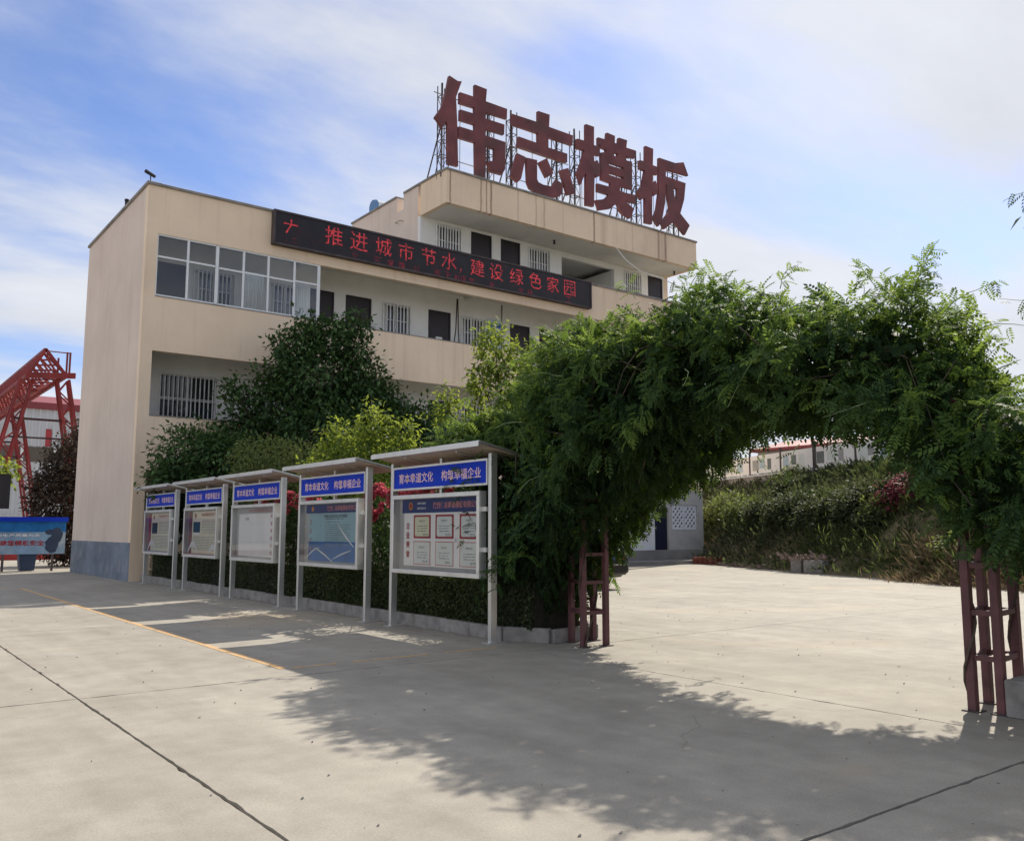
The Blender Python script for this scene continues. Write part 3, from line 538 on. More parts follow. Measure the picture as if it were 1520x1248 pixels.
# ------------------------------------------------------------------ rooftop characters
LET = {'wei':[[[(18.1,19.3),(18.5,19.2),(18.69,19.25),(18.42,18.5),(18.48,17.62),(18.55,15.67),(18.07,15.65),(18.03,17.26),(17.97,17.36),(17.9,17.28),(17.81,17.04),(17.46,17.41),(17.76,17.88),(17.96,18.57)]],[[(19.33,19.32),(19.93,19.31),(19.88,18.78),(20.97,18.78),(20.95,18.35),(19.88,18.31),(19.88,18.04),(20.83,18.06),(20.81,17.62),(19.88,17.6),(19.88,17.32),(20.88,17.32),(20.87,16.16),(20.71,15.88),(20.16,15.87),(19.96,16.23),(20.32,16.38),(20.32,16.87),(19.9,16.89),(19.88,15.55),(19.39,15.56),(19.36,16.88),(18.56,16.86),(18.58,17.33),(19.35,17.35),(19.33,17.63),(18.62,17.61),(18.63,18.05),(19.33,18.08),(19.32,18.34),(18.6,18.31),(18.61,18.77),(19.34,18.79)]]],'zhi':[[[(22.63,19.2),(23.27,19.22),(23.23,18.66),(24.6,18.66),(24.57,18.2),(23.19,18.18),(23.19,17.72),(24.26,17.73),(24.25,17.33),(21.52,17.32),(21.57,17.76),(22.62,17.75),(22.62,18.2),(21.22,18.19),(21.23,18.65),(22.63,18.69)]],[[(21.5,17.01),(21.95,16.96),(21.7,15.96),(21.54,15.77),(21.16,15.93)]],[[(21.99,16.95),(22.56,16.99),(22.56,16.15),(22.63,16.04),(22.89,15.99),(23.39,16.03),(23.61,16.4),(24.01,16.3),(23.95,15.84),(23.75,15.66),(23.46,15.57),(22.46,15.56),(22.18,15.66),(22.05,15.89)]],[[(22.66,16.93),(23.09,17.22),(23.47,16.63),(23.08,16.35)]],[[(23.84,16.88),(24.31,17.1),(24.7,16.04),(24.27,15.86)]]],'mo':[[[(25.38,19.42),(25.87,19.43),(25.85,18.57),(26.22,18.58),(26.21,18.16),(25.84,18.12),(25.86,17.81),(26.06,17.92),(26.23,17.6),(26.2,17.21),(25.97,17.09),(25.87,17.26),(25.81,15.7),(25.34,15.66),(25.36,17.14),(25.29,17.08),(25.03,16.52),(24.83,17.0),(24.94,17.26),(25.12,17.63),(25.26,18.17),(24.85,18.15),(24.85,18.59),(25.37,18.62)]],[[(26.12,19.01),(26.62,19.03),(26.67,19.39),(27.17,19.37),(27.15,19.03),(27.38,19.04),(27.42,19.36),(27.95,19.38),(27.89,19.01),(28.48,19.03),(28.44,18.64),(27.87,18.61),(27.83,18.39),(28.25,18.42),(28.23,17.08),(27.72,17.07),(27.45,17.01),(27.44,16.82),(27.73,16.81),(28.43,16.86),(28.41,16.46),(27.73,16.42),(28.34,16.17),(28.07,15.66),(27.53,15.8),(27.24,16.2),(26.82,15.84),(26.13,15.61),(25.92,16.03),(26.35,16.16),(26.56,16.29),(26.73,16.47),(26.04,16.46),(26.04,16.83),(26.84,16.86),(26.86,17.05),(26.29,17.07),(26.28,18.34),(26.6,18.43),(26.59,18.57),(26.26,18.58),(26.25,18.67),(26.12,18.67)],[(27.1,18.58),(27.34,18.57),(27.34,18.42),(27.1,18.4)],[(26.77,17.99),(27.69,18.0),(27.68,17.89),(26.76,17.87)],[(26.77,17.53),(27.68,17.53),(27.67,17.42),(26.77,17.41)]]],'ban':[[[(29.17,19.45),(29.69,19.44),(29.64,18.62),(29.95,18.62),(29.93,18.21),(29.62,18.2),(29.6,17.77),(29.81,17.9),(29.97,17.57),(29.91,17.27),(29.67,17.11),(29.57,17.35),(29.51,15.7),(29.06,15.67),(29.08,16.89),(28.8,16.71),(28.55,17.04),(28.9,17.44),(29.11,18.21),(28.74,18.23),(28.77,18.64),(29.15,18.67)]],[[(30.09,19.11),(31.21,19.14),(31.83,19.34),(32.15,18.73),(30.54,18.64),(30.53,18.29),(31.94,18.3),(31.8,17.44),(31.5,16.67),(32.16,16.21),(31.8,15.66),(31.08,16.18),(30.36,15.64),(30.15,15.91),(30.38,16.2),(30.79,16.67),(30.63,17.44),(30.59,17.88),(30.51,17.87),(30.44,16.96),(30.21,16.1),(29.95,15.69),(29.6,16.01),(29.86,16.5),(30.01,17.25)],[(31.05,17.85),(31.34,17.86),(31.3,17.4),(31.15,17.16)]]]}
def fill(loops, depth, y):
    cu = bpy.data.curves.new('c', 'CURVE'); cu.dimensions = '2D'; cu.fill_mode = 'BOTH'; cu.extrude = depth/2
    for lp in loops:
        s = cu.splines.new('POLY'); s.points.add(len(lp)-1); s.use_cyclic_u = True
        for p, (a, b_) in zip(s.points, lp): p.co = (a, b_, 0, 1)
    o = bpy.data.objects.new('c', cu); COL.objects.link(o)
    me = bpy.data.meshes.new_from_object(o.evaluated_get(bpy.context.evaluated_depsgraph_get()))
    r = ([(v.co.x, y + depth/2 - v.co.z, v.co.y) for v in me.vertices], [tuple(p.vertices) for p in me.polygons])
    bpy.data.objects.remove(o); bpy.data.curves.remove(cu); bpy.data.meshes.remove(me); return r
names = dict(wei=('伟', 'first character of the rooftop sign, above the corner of the top storey', [18.12, 20.35]), zhi=('志', 'rooftop sign character of short strokes with three dots and a hook', [21.55, 24.05]), mo=('模', 'densest rooftop sign character, right of the one with three dots', [25.1, 28.0]), ban=('板', 'last character of the rooftop sign, at the far end of the roof', [28.95, 31.5]))
def lattice(mb, x, y, z0, z1, w=.32, r=.022, step=.62):
    c = [(x-w/2, y-w/2), (x+w/2, y-w/2), (x+w/2, y+w/2), (x-w/2, y+w/2)]
    for i, (a, b_) in enumerate(c): mb.bar((a, b_, z0), (a, b_, z1), r if i != 0 else r*1.9)
    z = z0 + .3; k = 0
    while z < z1+.01:
        for i in range(4):
            a, b_ = c[i], c[(i+1) % 4]; mb.bar((*a, z), (*b_, z), r*.75)
            if z+step < z1 and (k+i) % 2 == 0: mb.bar((*a, z), (*b_, z+step), r*.6)
        z += step; k += 1
for key, comps in LET.items():
    ch, lab, posts = names[key]
    xs = [p[0] for c in comps for l in c for p in l]; zs = [p[1] for c in comps for l in c for p in l]
    root = empty('rooftop_character', ((min(xs)+max(xs))/2, 27.7, 15.45), 'weathered maroon ' + lab, 'sign', 'maroon characters standing on the roof edge')
    for c in comps: MB().add(fill(c, .15, 27.55)).build('stroke_panel', M_['maroon'], root)
    for px_ in posts:
        f = MB(); lattice(f, px_, 28.02, 15.2 if px_ > 17.9 else 15.2, max(zs)-.25 if px_ == posts[0] else max(zs)-.5); f.build('lattice_post', M_['rustframe'], root)
        br = MB(); br.bar((px_, 28.1, 17.6), (px_+.02, 29.9, 14.22), .03).bar((px_+.05, 28.1, 16.9), (px_+.05, 29.2, 14.22), .018); br.build('brace', M_['rustframe'], root)
    rl = MB()
    for z in (min(zs)+.45, (min(zs)+max(zs))/2, max(zs)-.75): rl.bar((min(xs)+.1, 27.83, z), (max(xs)-.15, 27.83, z), .02)
    for x in np.linspace(min(xs)+.5, max(xs)-.5, 4): rl.bar((x, 27.82, 15.25), (x, 27.82, max(zs)-.75), .014)
    for x in posts:
        for z in (min(zs)+.45, (min(zs)+max(zs))/2, max(zs)-.75): rl.bar((x, 27.80, z), (x, 28.02, z), .02)
    rl.build('rail', M_['palegalv'], root)
# things on the roof
t = empty('water_tank', (18.9, 34.3, 14.22), 'pale cylindrical water tank with blue end lying behind the roof parapet', 'tank')
MB().bar((18.55, 34.3, 16.0), (20.1, 34.3, 16.0), .36, 20).build('shell', M_['tank'], t, smooth=False)
MB().bar((18.44, 34.3, 16.0), (18.55, 34.3, 16.0), .33, 20, .37).build('end_cap', M_['tankblue'], t)
MB().box(18.7, 18.8, 34.1, 34.5, 14.22, 15.7).box(19.8, 19.9, 34.1, 34.5, 14.22, 15.7).build('stand', M_['rustframe'], t)
t = empty('roof_camera', (7.08, 27.55, 12.16), 'small dark camera on a stub at the roof corner', 'camera')
MB().bar((7.1, 27.6, 12.15), (7.1, 27.6, 12.42), .018, 6).build('stub', M_['rustframe'], t); MB().bar((6.92, 27.5, 12.47), (7.24, 27.66, 12.42), .06, 8, .05).build('housing', M_['dark'], t)
t = empty('vent_stub', (7.15, 30.6, 12.16), 'short dark pipe standing on the side parapet', 'pipe')
MB().bar((7.15, 30.6, 12.15), (7.15, 30.6, 12.52), .06, 10).build('pipe', M_['dark'], t); MB().bar((7.15, 30.6, 12.5), (7.15, 30.6, 12.56), .075, 10).build('cap', M_['dark'], t)

# ------------------------------------------------------------------ notice boards
def board(yc, kind, label):
    r = empty('notice_board', (7.18, yc, 0), label, 'notice board', 'steel notice boards along the hedge')
    X = lambda y, z, x: faceX(y, z, x)
    for s in (1, -1):
        p = MB().box(7.08, 7.19, yc+s*1.325-.033, yc+s*1.325+.033, 0, 2.545).build('post', M_['steel'], r, bevel=.006)
        MB().box(7.02, 7.32, yc+s*1.325-.08, yc+s*1.325+.08, 0, .012).build('base_plate', M_['steel'], p)
    # canopy: thin sheet with rolled front lip, lining below
    MB().prism([(6.78, 2.610), (6.78, 2.672), (6.81, 2.688), (7.62, 2.522), (7.62, 2.502), (6.82, 2.655), (6.81, 2.610)], 'y', yc-1.48, yc+1.48).build('canopy', M_['steel'], r)
    c = MB().prism([(6.825, 2.634), (6.825, 2.648), (7.60, 2.496), (7.60, 2.482)], 'y', yc-1.46, yc+1.46).build('canopy_lining', M_['steel_in'], r)
    for s in (-.7, .7): MB().prism([(6.95, 2.585), (6.95, 2.62), (7.5, 2.512), (7.5, 2.475)], 'y', yc+s-.02, yc+s+.02).build('bracket', M_['steel'], r)
    MB().box(7.15, 7.20, yc-.03, yc+.03, 2.0, 2.555).build('strut', M_['steel'], r)
    # header sign
    h = MB().box(7.09, 7.145, yc-1.27, yc+1.27, 2.135, 2.445).build('header_sign', M_['blue'], r)
    e = .028; f = MB(); f.box(7.075, 7.148, yc-1.28, yc+1.28, 2.445-.002, 2.445+e).box(7.075, 7.148, yc-1.28, yc+1.28, 2.135-e, 2.135+.002).box(7.075, 7.148, yc-1.28, yc-1.28+e, 2.137, 2.443).box(7.075, 7.148, yc+1.28-e, yc+1.28, 2.137, 2.443)
    f.build('sign_frame', M_['steel'], h)
    for s, txt in ((-1, '育本幸道文化'), (1, '构筑幸福企业')):
        t = MB(); text_into(t, txt, X(yc - s*.61, 2.29, 7.088), width=1.0, height=.155, bold=.012); t.build('lettering', M_['signwhite'], h)
    # display case
    Z0, Z1, hw = .84, 2.03, 1.19; f = .065
    cs = MB().box(7.0, 7.13, yc-hw, yc+hw, Z1-f, Z1).box(7.0, 7.13, yc-hw, yc+hw, Z0, Z0+f).box(7.0, 7.13, yc-hw, yc-hw+f, Z0+f, Z1-f).box(7.0, 7.13, yc+hw-f, yc+hw, Z0+f, Z1-f).build('display_case', M_['steel'], r, bevel=.005)
    MB().box(7.115, 7.128, yc-hw+f, yc+hw-f, Z0+f, Z1-f).build('back_panel', M_['housegrey'], cs)
    for s in (1, -1):
        for zz in (1.2, 1.75): MB().box(7.05, 7.12, yc+s*(hw+.045)-.045, yc+s*(hw+.045)+.045, zz, zz+.06).build('hinge_arm', M_['steel'], cs)
    MB().quad((7.012, yc-hw+f, Z0+f), (7.012, yc+hw-f, Z0+f), (7.012, yc+hw-f, Z1-f), (7.012, yc-hw+f, Z1-f)).build('glass_pane', M_['case_glass'], cs)
    L_, R_ = yc+hw-f-.01, yc-hw+f+.01          # left and right as the reader sees them
    def sheet(name, m, u0, u1, v0, v1, x=7.105, t=.006):      # u,v in 0..1 of the case opening, u from the left
        y_a, y_b = L_+(R_-L_)*u0, L_+(R_-L_)*u1; z_a, z_b = Z0+f+(Z1-Z0-2*f)*v0, Z0+f+(Z1-Z0-2*f)*v1
        return MB().box(x, x+t, min(y_a, y_b), max(y_a, y_b), z_a, z_b).build(name, m, r)
    def pos(u, v): return L_+(R_-L_)*u, Z0+f+(Z1-Z0-2*f)*v
    def words(par, m, txt, u, v, w=None, hgt=None, x=7.097, bold=.01, name='lettering'):
        t = MB(); y_, z_ = pos(u, v); text_into(t, txt, X(y_, z_, x), width=w, height=hgt, bold=bold); return t.build(name, m, par)
    def lines(par, m, u0, u1, v0, v1, n, x=7.099, jag=.15, name='printed_text'):
        t = MB()
        for k in range(n):
            vv = v1 - (v1-v0)*(k+.5)/n; u = u0
            ue = u1 - (random.random()*jag*(u1-u0) if k % 4 == 3 else 0)
            while u < ue-.01:
                u2 = min(ue, u + random.uniform(.02, .09)); (a, z) = pos(u, vv); (b_, _) = pos(u2, vv); hh = .0045
                t.quad((x, a, z-hh), (x, b_, z-hh), (x, b_, z+hh), (x, a, z+hh)); u = u2 + random.uniform(.006, .014)
        return t.build(name, m, par)
    def swoosh(par, m, pts, w, x=7.0985, name='printed_wave'):
        t = MB()
        for i in range(len(pts)-1):
            (a, z), (b_, z2) = pos(*pts[i]), pos(*pts[i+1]); wa = w*(.3+math.sin(math.pi*i/(len(pts)-1))); wb = w*(.3+math.sin(math.pi*(i+1)/(len(pts)-1)))
            t.quad((x, a, z-wa), (x, b_, z2-wb), (x, b_, z2+wb), (x, a, z+wa))
        return t.build(name, m, par)
    def disc(par, m, u, v, rad, x=7.098, name='emblem'):
        y_, z_ = pos(u, v); t = MB(); t.v = [(x, y_+rad*math.cos(a*.35), z_+rad*math.sin(a*.35)) for a in range(18)]; t.f = [tuple(range(18))]; return t.build(name, m, par)
    if kind == 'honours':
        p = sheet('poster', M_['paper'], .07, 1, .05, .99); hd = sheet('poster_header', M_['navy'], .045, 1, .80, .995, 7.1015, .003)
        disc(hd, M_['gold'], .16, .90, .062); disc(hd, M_['redprint'], .16, .90, .040, 7.0965)
        words(hd, M_['paper_g'], '渭南伟志建筑', .30, .935, .24, .035); words(hd, M_['paper_g'], '模板有限公司', .30, .865, .24, .035)
        words(hd, M_['pinkprint'], '陕西伟志建筑模板有限公司', .71, .90, 1.16, .10, bold=.02)
        t = MB()
        for k, chh in enumerate('企业荣誉'): y_, z_ = pos(.125, .62 - k*.135); text_into(t, chh, X(y_, z_, 7.1), width=.105, height=.10, bold=.02)
        t.build('lettering', M_['redprint'], p)
        for row, v0, v1 in ((0, .44, .77), (1, .07, .40)):
            for col, u0 in enumerate((.20, .475, .76)):
                u1 = u0 + .215
                cf = sheet('certificate', M_['redprint'] if not row else M_['pinkprint'], u0, u1, v0, v1, 7.1005, .0035)
                m = M_['paper_y'] if (row, col) == (0, 0) else M_['paper_g']; du, dv = (.018, .028) if not row else (.008, .012)
                y_a, z_a = pos(u0+du, v0+dv); y_b, z_b = pos(u1-du, v1-dv)
                ch = .02 if not row else 0
                MB().prism([(y_a-ch, z_a), (y_a, z_a+ch), (y_a, z_b-ch), (y_a-ch, z_b), (y_b+ch, z_b), (y_b, z_b-ch), (y_b, z_a+ch), (y_b+ch, z_a)] if ch else [(y_a, z_a), (y_a, z_b), (y_b, z_b), (y_b, z_a)], 'x', 7.0988, 7.1003).build('paper', m, cf)
                words(cf, M_['greyprint'], '荣誉证书', (u0+u1)/2, v1-.085, .16, .034, 7.0975)
                lines(cf, M_['greyprint'], u0+.045, u1-.04, v0+.12, v0+.19, 2, 7.0975); lines(cf, M_['blackprint'], u0+.05, u1-.05, v0+.085, v0+.115, 1, 7.0975); lines(cf, M_['greyprint'], u0+.12, u1-.03, v0+.03, v0+.07, 2, 7.0975)
    elif kind == 'sea':
        p = sheet('poster', M_['skyblue'], .09, .97, .03, .84); hd = sheet('poster_header', M_['navy'], .03, 1, .845, .99, 7.104, .003)
        disc(hd, M_['gold'], .16, .92, .05); words(hd, M_['pinkprint'], '陕西伟志建筑模板有限公司', .70, .92, 1.2, .10, bold=.02)
        s = sheet('printed_sea', M_['seablue'], .09, .97, .03, .36, 7.1015, .003)
        swoosh(p, M_['paper_g'], [(.02+.28*k/10, .05+.20*math.sin(k/10*1.6)**1.2) for k in range(11)], .010); swoosh(p, M_['paper_g'], [(.20+.36*k/12, .25-.24*(k/12)**1.3) for k in range(13)], .012); swoosh(p, M_['paper_g'], [(.52+.34*k/12, .04+.19*(k/12)**.7) for k in range(13)], .009)
        swoosh(p, M_['paper'], [(.62+.28*k/12, .68-.40*(k/12)**.8) for k in range(13)], .016)
        t = MB()
        for k, chh in enumerate('企业文化'): y_, z_ = pos(.13, .70 - k*.155); text_into(t, chh, X(y_, z_, 7.098), width=.085, height=.09, bold=.01)
        t.build('lettering', M_['pinkprint'], p)
        words(p, M_['blackprint'], '伟志公司企业文化理念', .58, .79, .9, .055); lines(p, M_['blackprint'], .40, .72, .72, .765, 1, jag=0); lines(p, M_['greyprint'], .42, .66, .67, .71, 1); lines(p, M_['greyprint'], .40, .84, .28, .66, 11)
    elif kind == 'plain':
        p = sheet('poster', M_['paper'], .07, .95, .04, .88); hd = sheet('poster_header', M_['housegrey'], .04, 1, .885, .99, 7.104, .003)
        words(hd, M_['pinkprint'], '陕西伟志建筑模板有限公司', .62, .94, 1.3, .07); lines(p, M_['paper_g'], .14, .44, .30, .72, 9); lines(p, M_['paper_g'], .50, .72, .30, .72, 9)
        t = MB()
        for k, chh in enumerate('质量管理方针'): y_, z_ = pos(.88, .82 - k*.14); text_into(t, chh, X(y_, z_, 7.098), width=.10, height=.075, bold=.01)
        t.build('lettering', M_['pinkprint'], p); words(p, M_['greyprint'], '公告', .28, .78, .22, .06)
    else:
        p = sheet('poster', M_['paper_c'], .14, .99, .03, .98); sd_ = sheet('poster_margin', M_['redprint'] if kind == 'brown' else M_['brick'], .02, .13, .03, .98, 7.104, .003)
        disc(p, M_['redprint'], .25, .88, .055); words(p, M_['pinkprint'], '伟志建筑模板有限公司', .66, .90, 1.0, .08, bold=.01)
        ph = sheet('printed_photo', M_['blackprint'] if kind == 'brown' else M_['doorblue'], .18, .40, .46 if kind == 'brown' else .50, .74, 7.1015, .003)
        if kind != 'brown': sheet('printed_caption', M_['paper'], .19, .39, .44, .49, 7.1015, .003)
        lines(p, M_['greyprint'], .47, .95, .46, .78, 9); lines(p, M_['greyprint'], .20, .95, .10, .42, 9)
        swoosh(p, M_['paper'], [(.02+.34*k/10, .03+.22*math.sin(math.pi*k/10)) for k in range(11)], .05)
        if kind != 'brown': swoosh(p, M_['paper'], [(.68+.30*k/10, .03+.16*math.sin(math.pi*k/10)) for k in range(11)], .05)
    return r
board(11.02, 'honours', 'steel notice board showing six framed certificates under a navy header')
board(14.52, 'sea', 'steel notice board with a blue sea poster and white waves')
board(18.05, 'plain', 'steel notice board with a nearly blank white sheet in a grey case')
board(21.35, 'cream', 'steel notice board with cream poster, red emblem and a framed green photo')
board(24.85, 'brown', 'steel notice board with cream poster and brown photo beside the building corner')

# ------------------------------------------------------------------ planting bed kerb and soil
kb = empty('planter_kerb', (7.38, 18, 0), 'row of low concrete kerb stones in front of the clipped hedge', 'kerb')
kpts = [(7.38, 27.35), (7.38, 9.75), (7.72, 9.18), (8.55, 9.22), (8.75, 9.6), (8.75, 13.0)]
for (ax, ay), (bx, by) in zip(kpts[:-1], kpts[1:]):
    Ln = math.hypot(bx-ax, by-ay); n = max(1, round(Ln/.75)); ux, uy = (bx-ax)/Ln, (by-ay)/Ln
    for k in range(n):
        a0, a1 = Ln*k/n+.004, Ln*(k+1)/n-.004; j = random.uniform(-.008, .008); h = .19+random.uniform(-.012, .008)
        c = [(ax+ux*a0-uy*(.055+j), ay+uy*a0+ux*(.055+j)), (ax+ux*a1-uy*(.055+j), ay+uy*a1+ux*(.055+j)), (ax+ux*a1+uy*(.055-j), ay+uy*a1-ux*(.055-j)), (ax+ux*a0+uy*(.055-j), ay+uy*a0-ux*(.055-j))]
        MB().prism(c, 'z', 0, h).build('kerb_stone', M_['stone'], kb, bevel=.008)
tag(MB().prism([(7.43, 27.4), (7.43, 9.8), (7.75, 9.24), (8.52, 9.27), (8.70, 9.62), (8.70, 13), (13.5, 15), (13.5, 27.4)], 'z', -.02, .13).build('soil_bed', M_['soil']), kind='structure')
kb2 = empty('planter_kerb', (7.9, 2.6, 0), 'low concrete planter edge beside the bare pergola post at the yard entrance', 'kerb')
for a, b_, c, d, h in ((7.62, 7.74, 1.0, 3.38, .30), (7.745, 9.4, 3.27, 3.385, .30), (7.62, 7.74, -1.2, .99, .30)): MB().box(a, b_, c, d, 0, h).build('kerb_stone', M_['stone'], kb2, bevel=.012)
tag(MB().box(7.735, 9.4, -1.2, 3.275, -.02, .25).build('soil_bed', M_['soil']), kind='structure')

# ------------------------------------------------------------------ foliage
def unit(a): return a / np.maximum(np.linalg.norm(a, axis=1, keepdims=True), 1e-9)
LEAF = (np.array([[0, 0, 0], [.42, .25, .05], [1, 0, -.08], [.42, -.25, .05]]), np.array([[0, 1, 2, 3]]))
ROUND = (np.array([[0, 0, 0], [.35, .36, .06], [1, .0, -.10], [.35, -.36, .06]]), np.array([[0, 1, 2, 3]]))
def pinnate(pairs=5, droop=.35):
    v = []; f = []
    def leaflet(x, side, l, w):
        z = -droop*x*x; n = len(v)
        d = np.array([.45, side*.85, -.35]) if side else np.array([1, 0, -.5]); d /= np.linalg.norm(d); p = np.array([-d[1], d[0], 0]); p /= np.linalg.norm(p)
        o = np.array([x, 0, z])
        v.extend([o, o+d*l*.45+p*w+[0, 0, .012], o+d*l+[0, 0, -.02], o+d*l*.45-p*w+[0, 0, .012]]); f.append([n, n+1, n+2, n+3])
    for k in range(pairs):
        x = .22 + .70*k/(pairs-1)
        for s in (1, -1): leaflet(x, s, .34-.06*abs(k-pairs*.45)/pairs*2, .075)
    leaflet(1.0, 0, .34, .08)
    return np.array(v), np.array(f)
PIN = pinnate()
def fol(name, P, D, U, Sz, tmpl, m, parent=None):
    tv, tf = tmpl; D = unit(D); Bv = unit(np.cross(U, D)); Nn = np.cross(D, Bv); n = len(P); k = len(tv)
    V = (P[:, None, :] + Sz[:, None, None]*(tv[None, :, 0, None]*D[:, None, :] + tv[None, :, 1, None]*Bv[:, None, :] + tv[None, :, 2, None]*Nn[:, None, :])).reshape(-1, 3)
    Fc = (tf[None] + (np.arange(n)*k)[:, None, None]).reshape(-1, 4)
    me = bpy.data.meshes.new(name); me.vertices.add(len(V)); me.vertices.foreach_set('co', V.astype(np.float32).ravel())
    me.loops.add(Fc.size); me.loops.foreach_set('vertex_index', Fc.astype(np.int32).ravel())
    me.polygons.add(len(Fc)); me.polygons.foreach_set('loop_start', (np.arange(len(Fc))*4).astype(np.int32)); me.polygons.foreach_set('loop_total', np.full(len(Fc), 4, np.int32))
    me.update(); me.validate(); me.materials.append(m); return link(name, me, parent)
def blob_points(blobs, n, shell=(.62, 1.04)):
    """points through the outer part of a union of ellipsoids, with their outward direction"""
    bl = np.array([list(c)+list(r) for c, r in blobs], float); w = (bl[:, 3]*bl[:, 4]+bl[:, 4]*bl[:, 5]+bl[:, 3]*bl[:, 5]); w /= w.sum()
    out = []; od = []; tot = 0
    while tot < n:
        i = rng.choice(len(bl), n, p=w); d = unit(rng.normal(size=(n, 3))); rr = shell[0] + (shell[1]-shell[0])*rng.random(n)**.6
        p = bl[i, :3] + d*bl[i, 3:]*rr[:, None]
        ins = np.zeros(n, int)
        for q in bl: ins += (np.sum(((p-q[:3])/q[3:])**2, 1) < .40)
        keep = (ins == 0) | (rng.random(n) < .12)
        out.append(p[keep]); od.append(unit(d[keep]/bl[i[keep], 3:])); tot += keep.sum()
    return np.concatenate(out)[:n], np.concatenate(od)[:n]
def rnd(n, s): return rng.normal(size=(n, 3))*s
def crown(name, blobs, n, size, m, parent, tmpl=LEAF, droop=.35, clump=7, spread=.16):
    c = max(1, n//clump); P, O = blob_points(blobs, c); P = np.repeat(P, clump, 0); O = np.repeat(O, clump, 0); k = len(P)
    P = P + rnd(k, spread); D = O*.7 + rnd(k, .55) + np.array([0, 0, -droop]); U = O*.6 + np.array([0, 0, .8]) + rnd(k, .35)
    return fol(name, P, D, U, size*rng.uniform(.65, 1.25, k), tmpl, m, parent)
def trunk(base, blobs, r, parent, m=None, name='trunk', k=8, top=None):
    mb = MB(); b = Vector(base); cs = [Vector(c) for c, _ in blobs]; mean = sum(cs, Vector())/len(cs)
    zt = min(c.z for c in cs); fork = Vector((b.x+(mean.x-b.x)*.35, b.y+(mean.y-b.y)*.35, b.z+(zt-b.z)*.62))
    mb.path([tuple(b-Vector((0, 0, .15))), tuple(b.lerp(fork, .5)+Vector((r*.4, -r*.3, 0))), tuple(fork)], r, k, r*.72)
    for c in cs:
        m1 = fork.lerp(c, .5) + Vector((random.uniform(-1, 1), random.uniform(-1, 1), .4))*r*1.5
        mb.path([tuple(fork), tuple(m1), tuple(c)], r*.45, 6, r*.16)
        for _ in range(4):
            e = c + Vector((random.uniform(-1, 1), random.uniform(-1, 1), random.uniform(-.3, .9)))*.7*max(.3, r*4); mb.bar(tuple(m1.lerp(c, random.uniform(.3, 1))), tuple(e), r*.15, 4, r*.06)
    return mb.build(name, m or M_['bark'], parent, smooth=True)
G = dict(
    vine_mid=leafmat('mature_wisteria_leaf', (.012, .034, .016), (.048, .092, .034), (.20, .32, .05), .27), vine=leafmat('wisteria_leaf', (.006, .017, .008), (.022, .050, .016), (.15, .25, .03), .20), vine_new_toplit=leafmat('young_and_toplit_wisteria_leaf', (.028, .070, .020), (.090, .155, .040), (.30, .42, .07), .36),
    camphor=leafmat('dark_glossy_tree_leaf', (.018, .044, .018), (.105, .180, .062), (.09, .16, .03), .22, .55), hedge=leafmat('hedge_leaf', (.018, .030, .014), (.095, .115, .050), (.10, .16, .03), .2, .5),
    lime=leafmat('yellow_green_leaf', (.045, .085, .022), (.13, .19, .045), (.36, .44, .06), .42), olive=leafmat('olive_shrub_leaf', (.08, .105, .04), (.20, .23, .09), (.26, .32, .08), .35),
    purple=leafmat('dusky_purple_leaf', (.030, .020, .022), (.075, .055, .040), (.12, .09, .05), .25), grass=leafmat('green_bank_grass', (.028, .048, .018), (.085, .115, .045), (.20, .26, .07), .35), dry=leafmat('dry_straw', (.17, .12, .07), (.36, .28, .18), (.3, .22, .12), .2), weed=leafmat('dull_weed_leaf', (.024, .032, .018), (.078, .090, .048), (.13, .16, .06), .3),
    bract=leafmat('dull_crimson_leaf', (.09, .018, .03), (.20, .05, .07), (.28, .08, .10), .3))
def plant(name, label, cat, base, blobs, n, size, m, r=.06, group=None, **kw):
    t = empty(name, base, label, cat, group); trunk(base, blobs, r, t, name='trunk' if cat == 'tree' else 'stem'); crown('crown' if cat == 'tree' else 'foliage', blobs, n, size, G[m], t, **kw); return t
# clipped hedge behind the boards
hd = empty('clipped_hedge', (7.95, 18.5, .1), 'low dark clipped hedge running behind the notice boards', 'hedge')
n = 42000; P = np.empty((n, 3)); O = np.zeros((n, 3)); P[:, 1] = rng.uniform(9.35, 27.0, n); P[:, 1] = np.where(rng.random(n) < .55, 9.35 + (P[:, 1]-9.35)*.45, P[:, 1])
sidep = rng.random(n) < .68; bulge = .05*np.sin(P[:, 1]*2.1) + .04*np.sin(P[:, 1]*5.3)
P[:, 2] = np.where(sidep, rng.uniform(.14, .80, n), .78 + rng.normal(0, .03, n) + bulge); P[:, 0] = np.where(sidep, 7.50 + np.abs(rng.normal(0, .05, n)) + bulge*.5, rng.uniform(7.5, 8.3, n))
O[sidep] = (-1, 0, .15); O[~sidep] = (0, 0, 1)
fol('foliage', P, O*.6+rnd(n, .6), O+rnd(n, .4), rng.uniform(.028, .058, n), ROUND, G['hedge'], hd)
mb = MB(); mb.box(7.56, 8.25, 9.4, 27.0, .13, .72); mb.build('inner_twigs', mat('dark_twigs', (.025, .022, .016), .95, var=.4, scale=8.), hd)
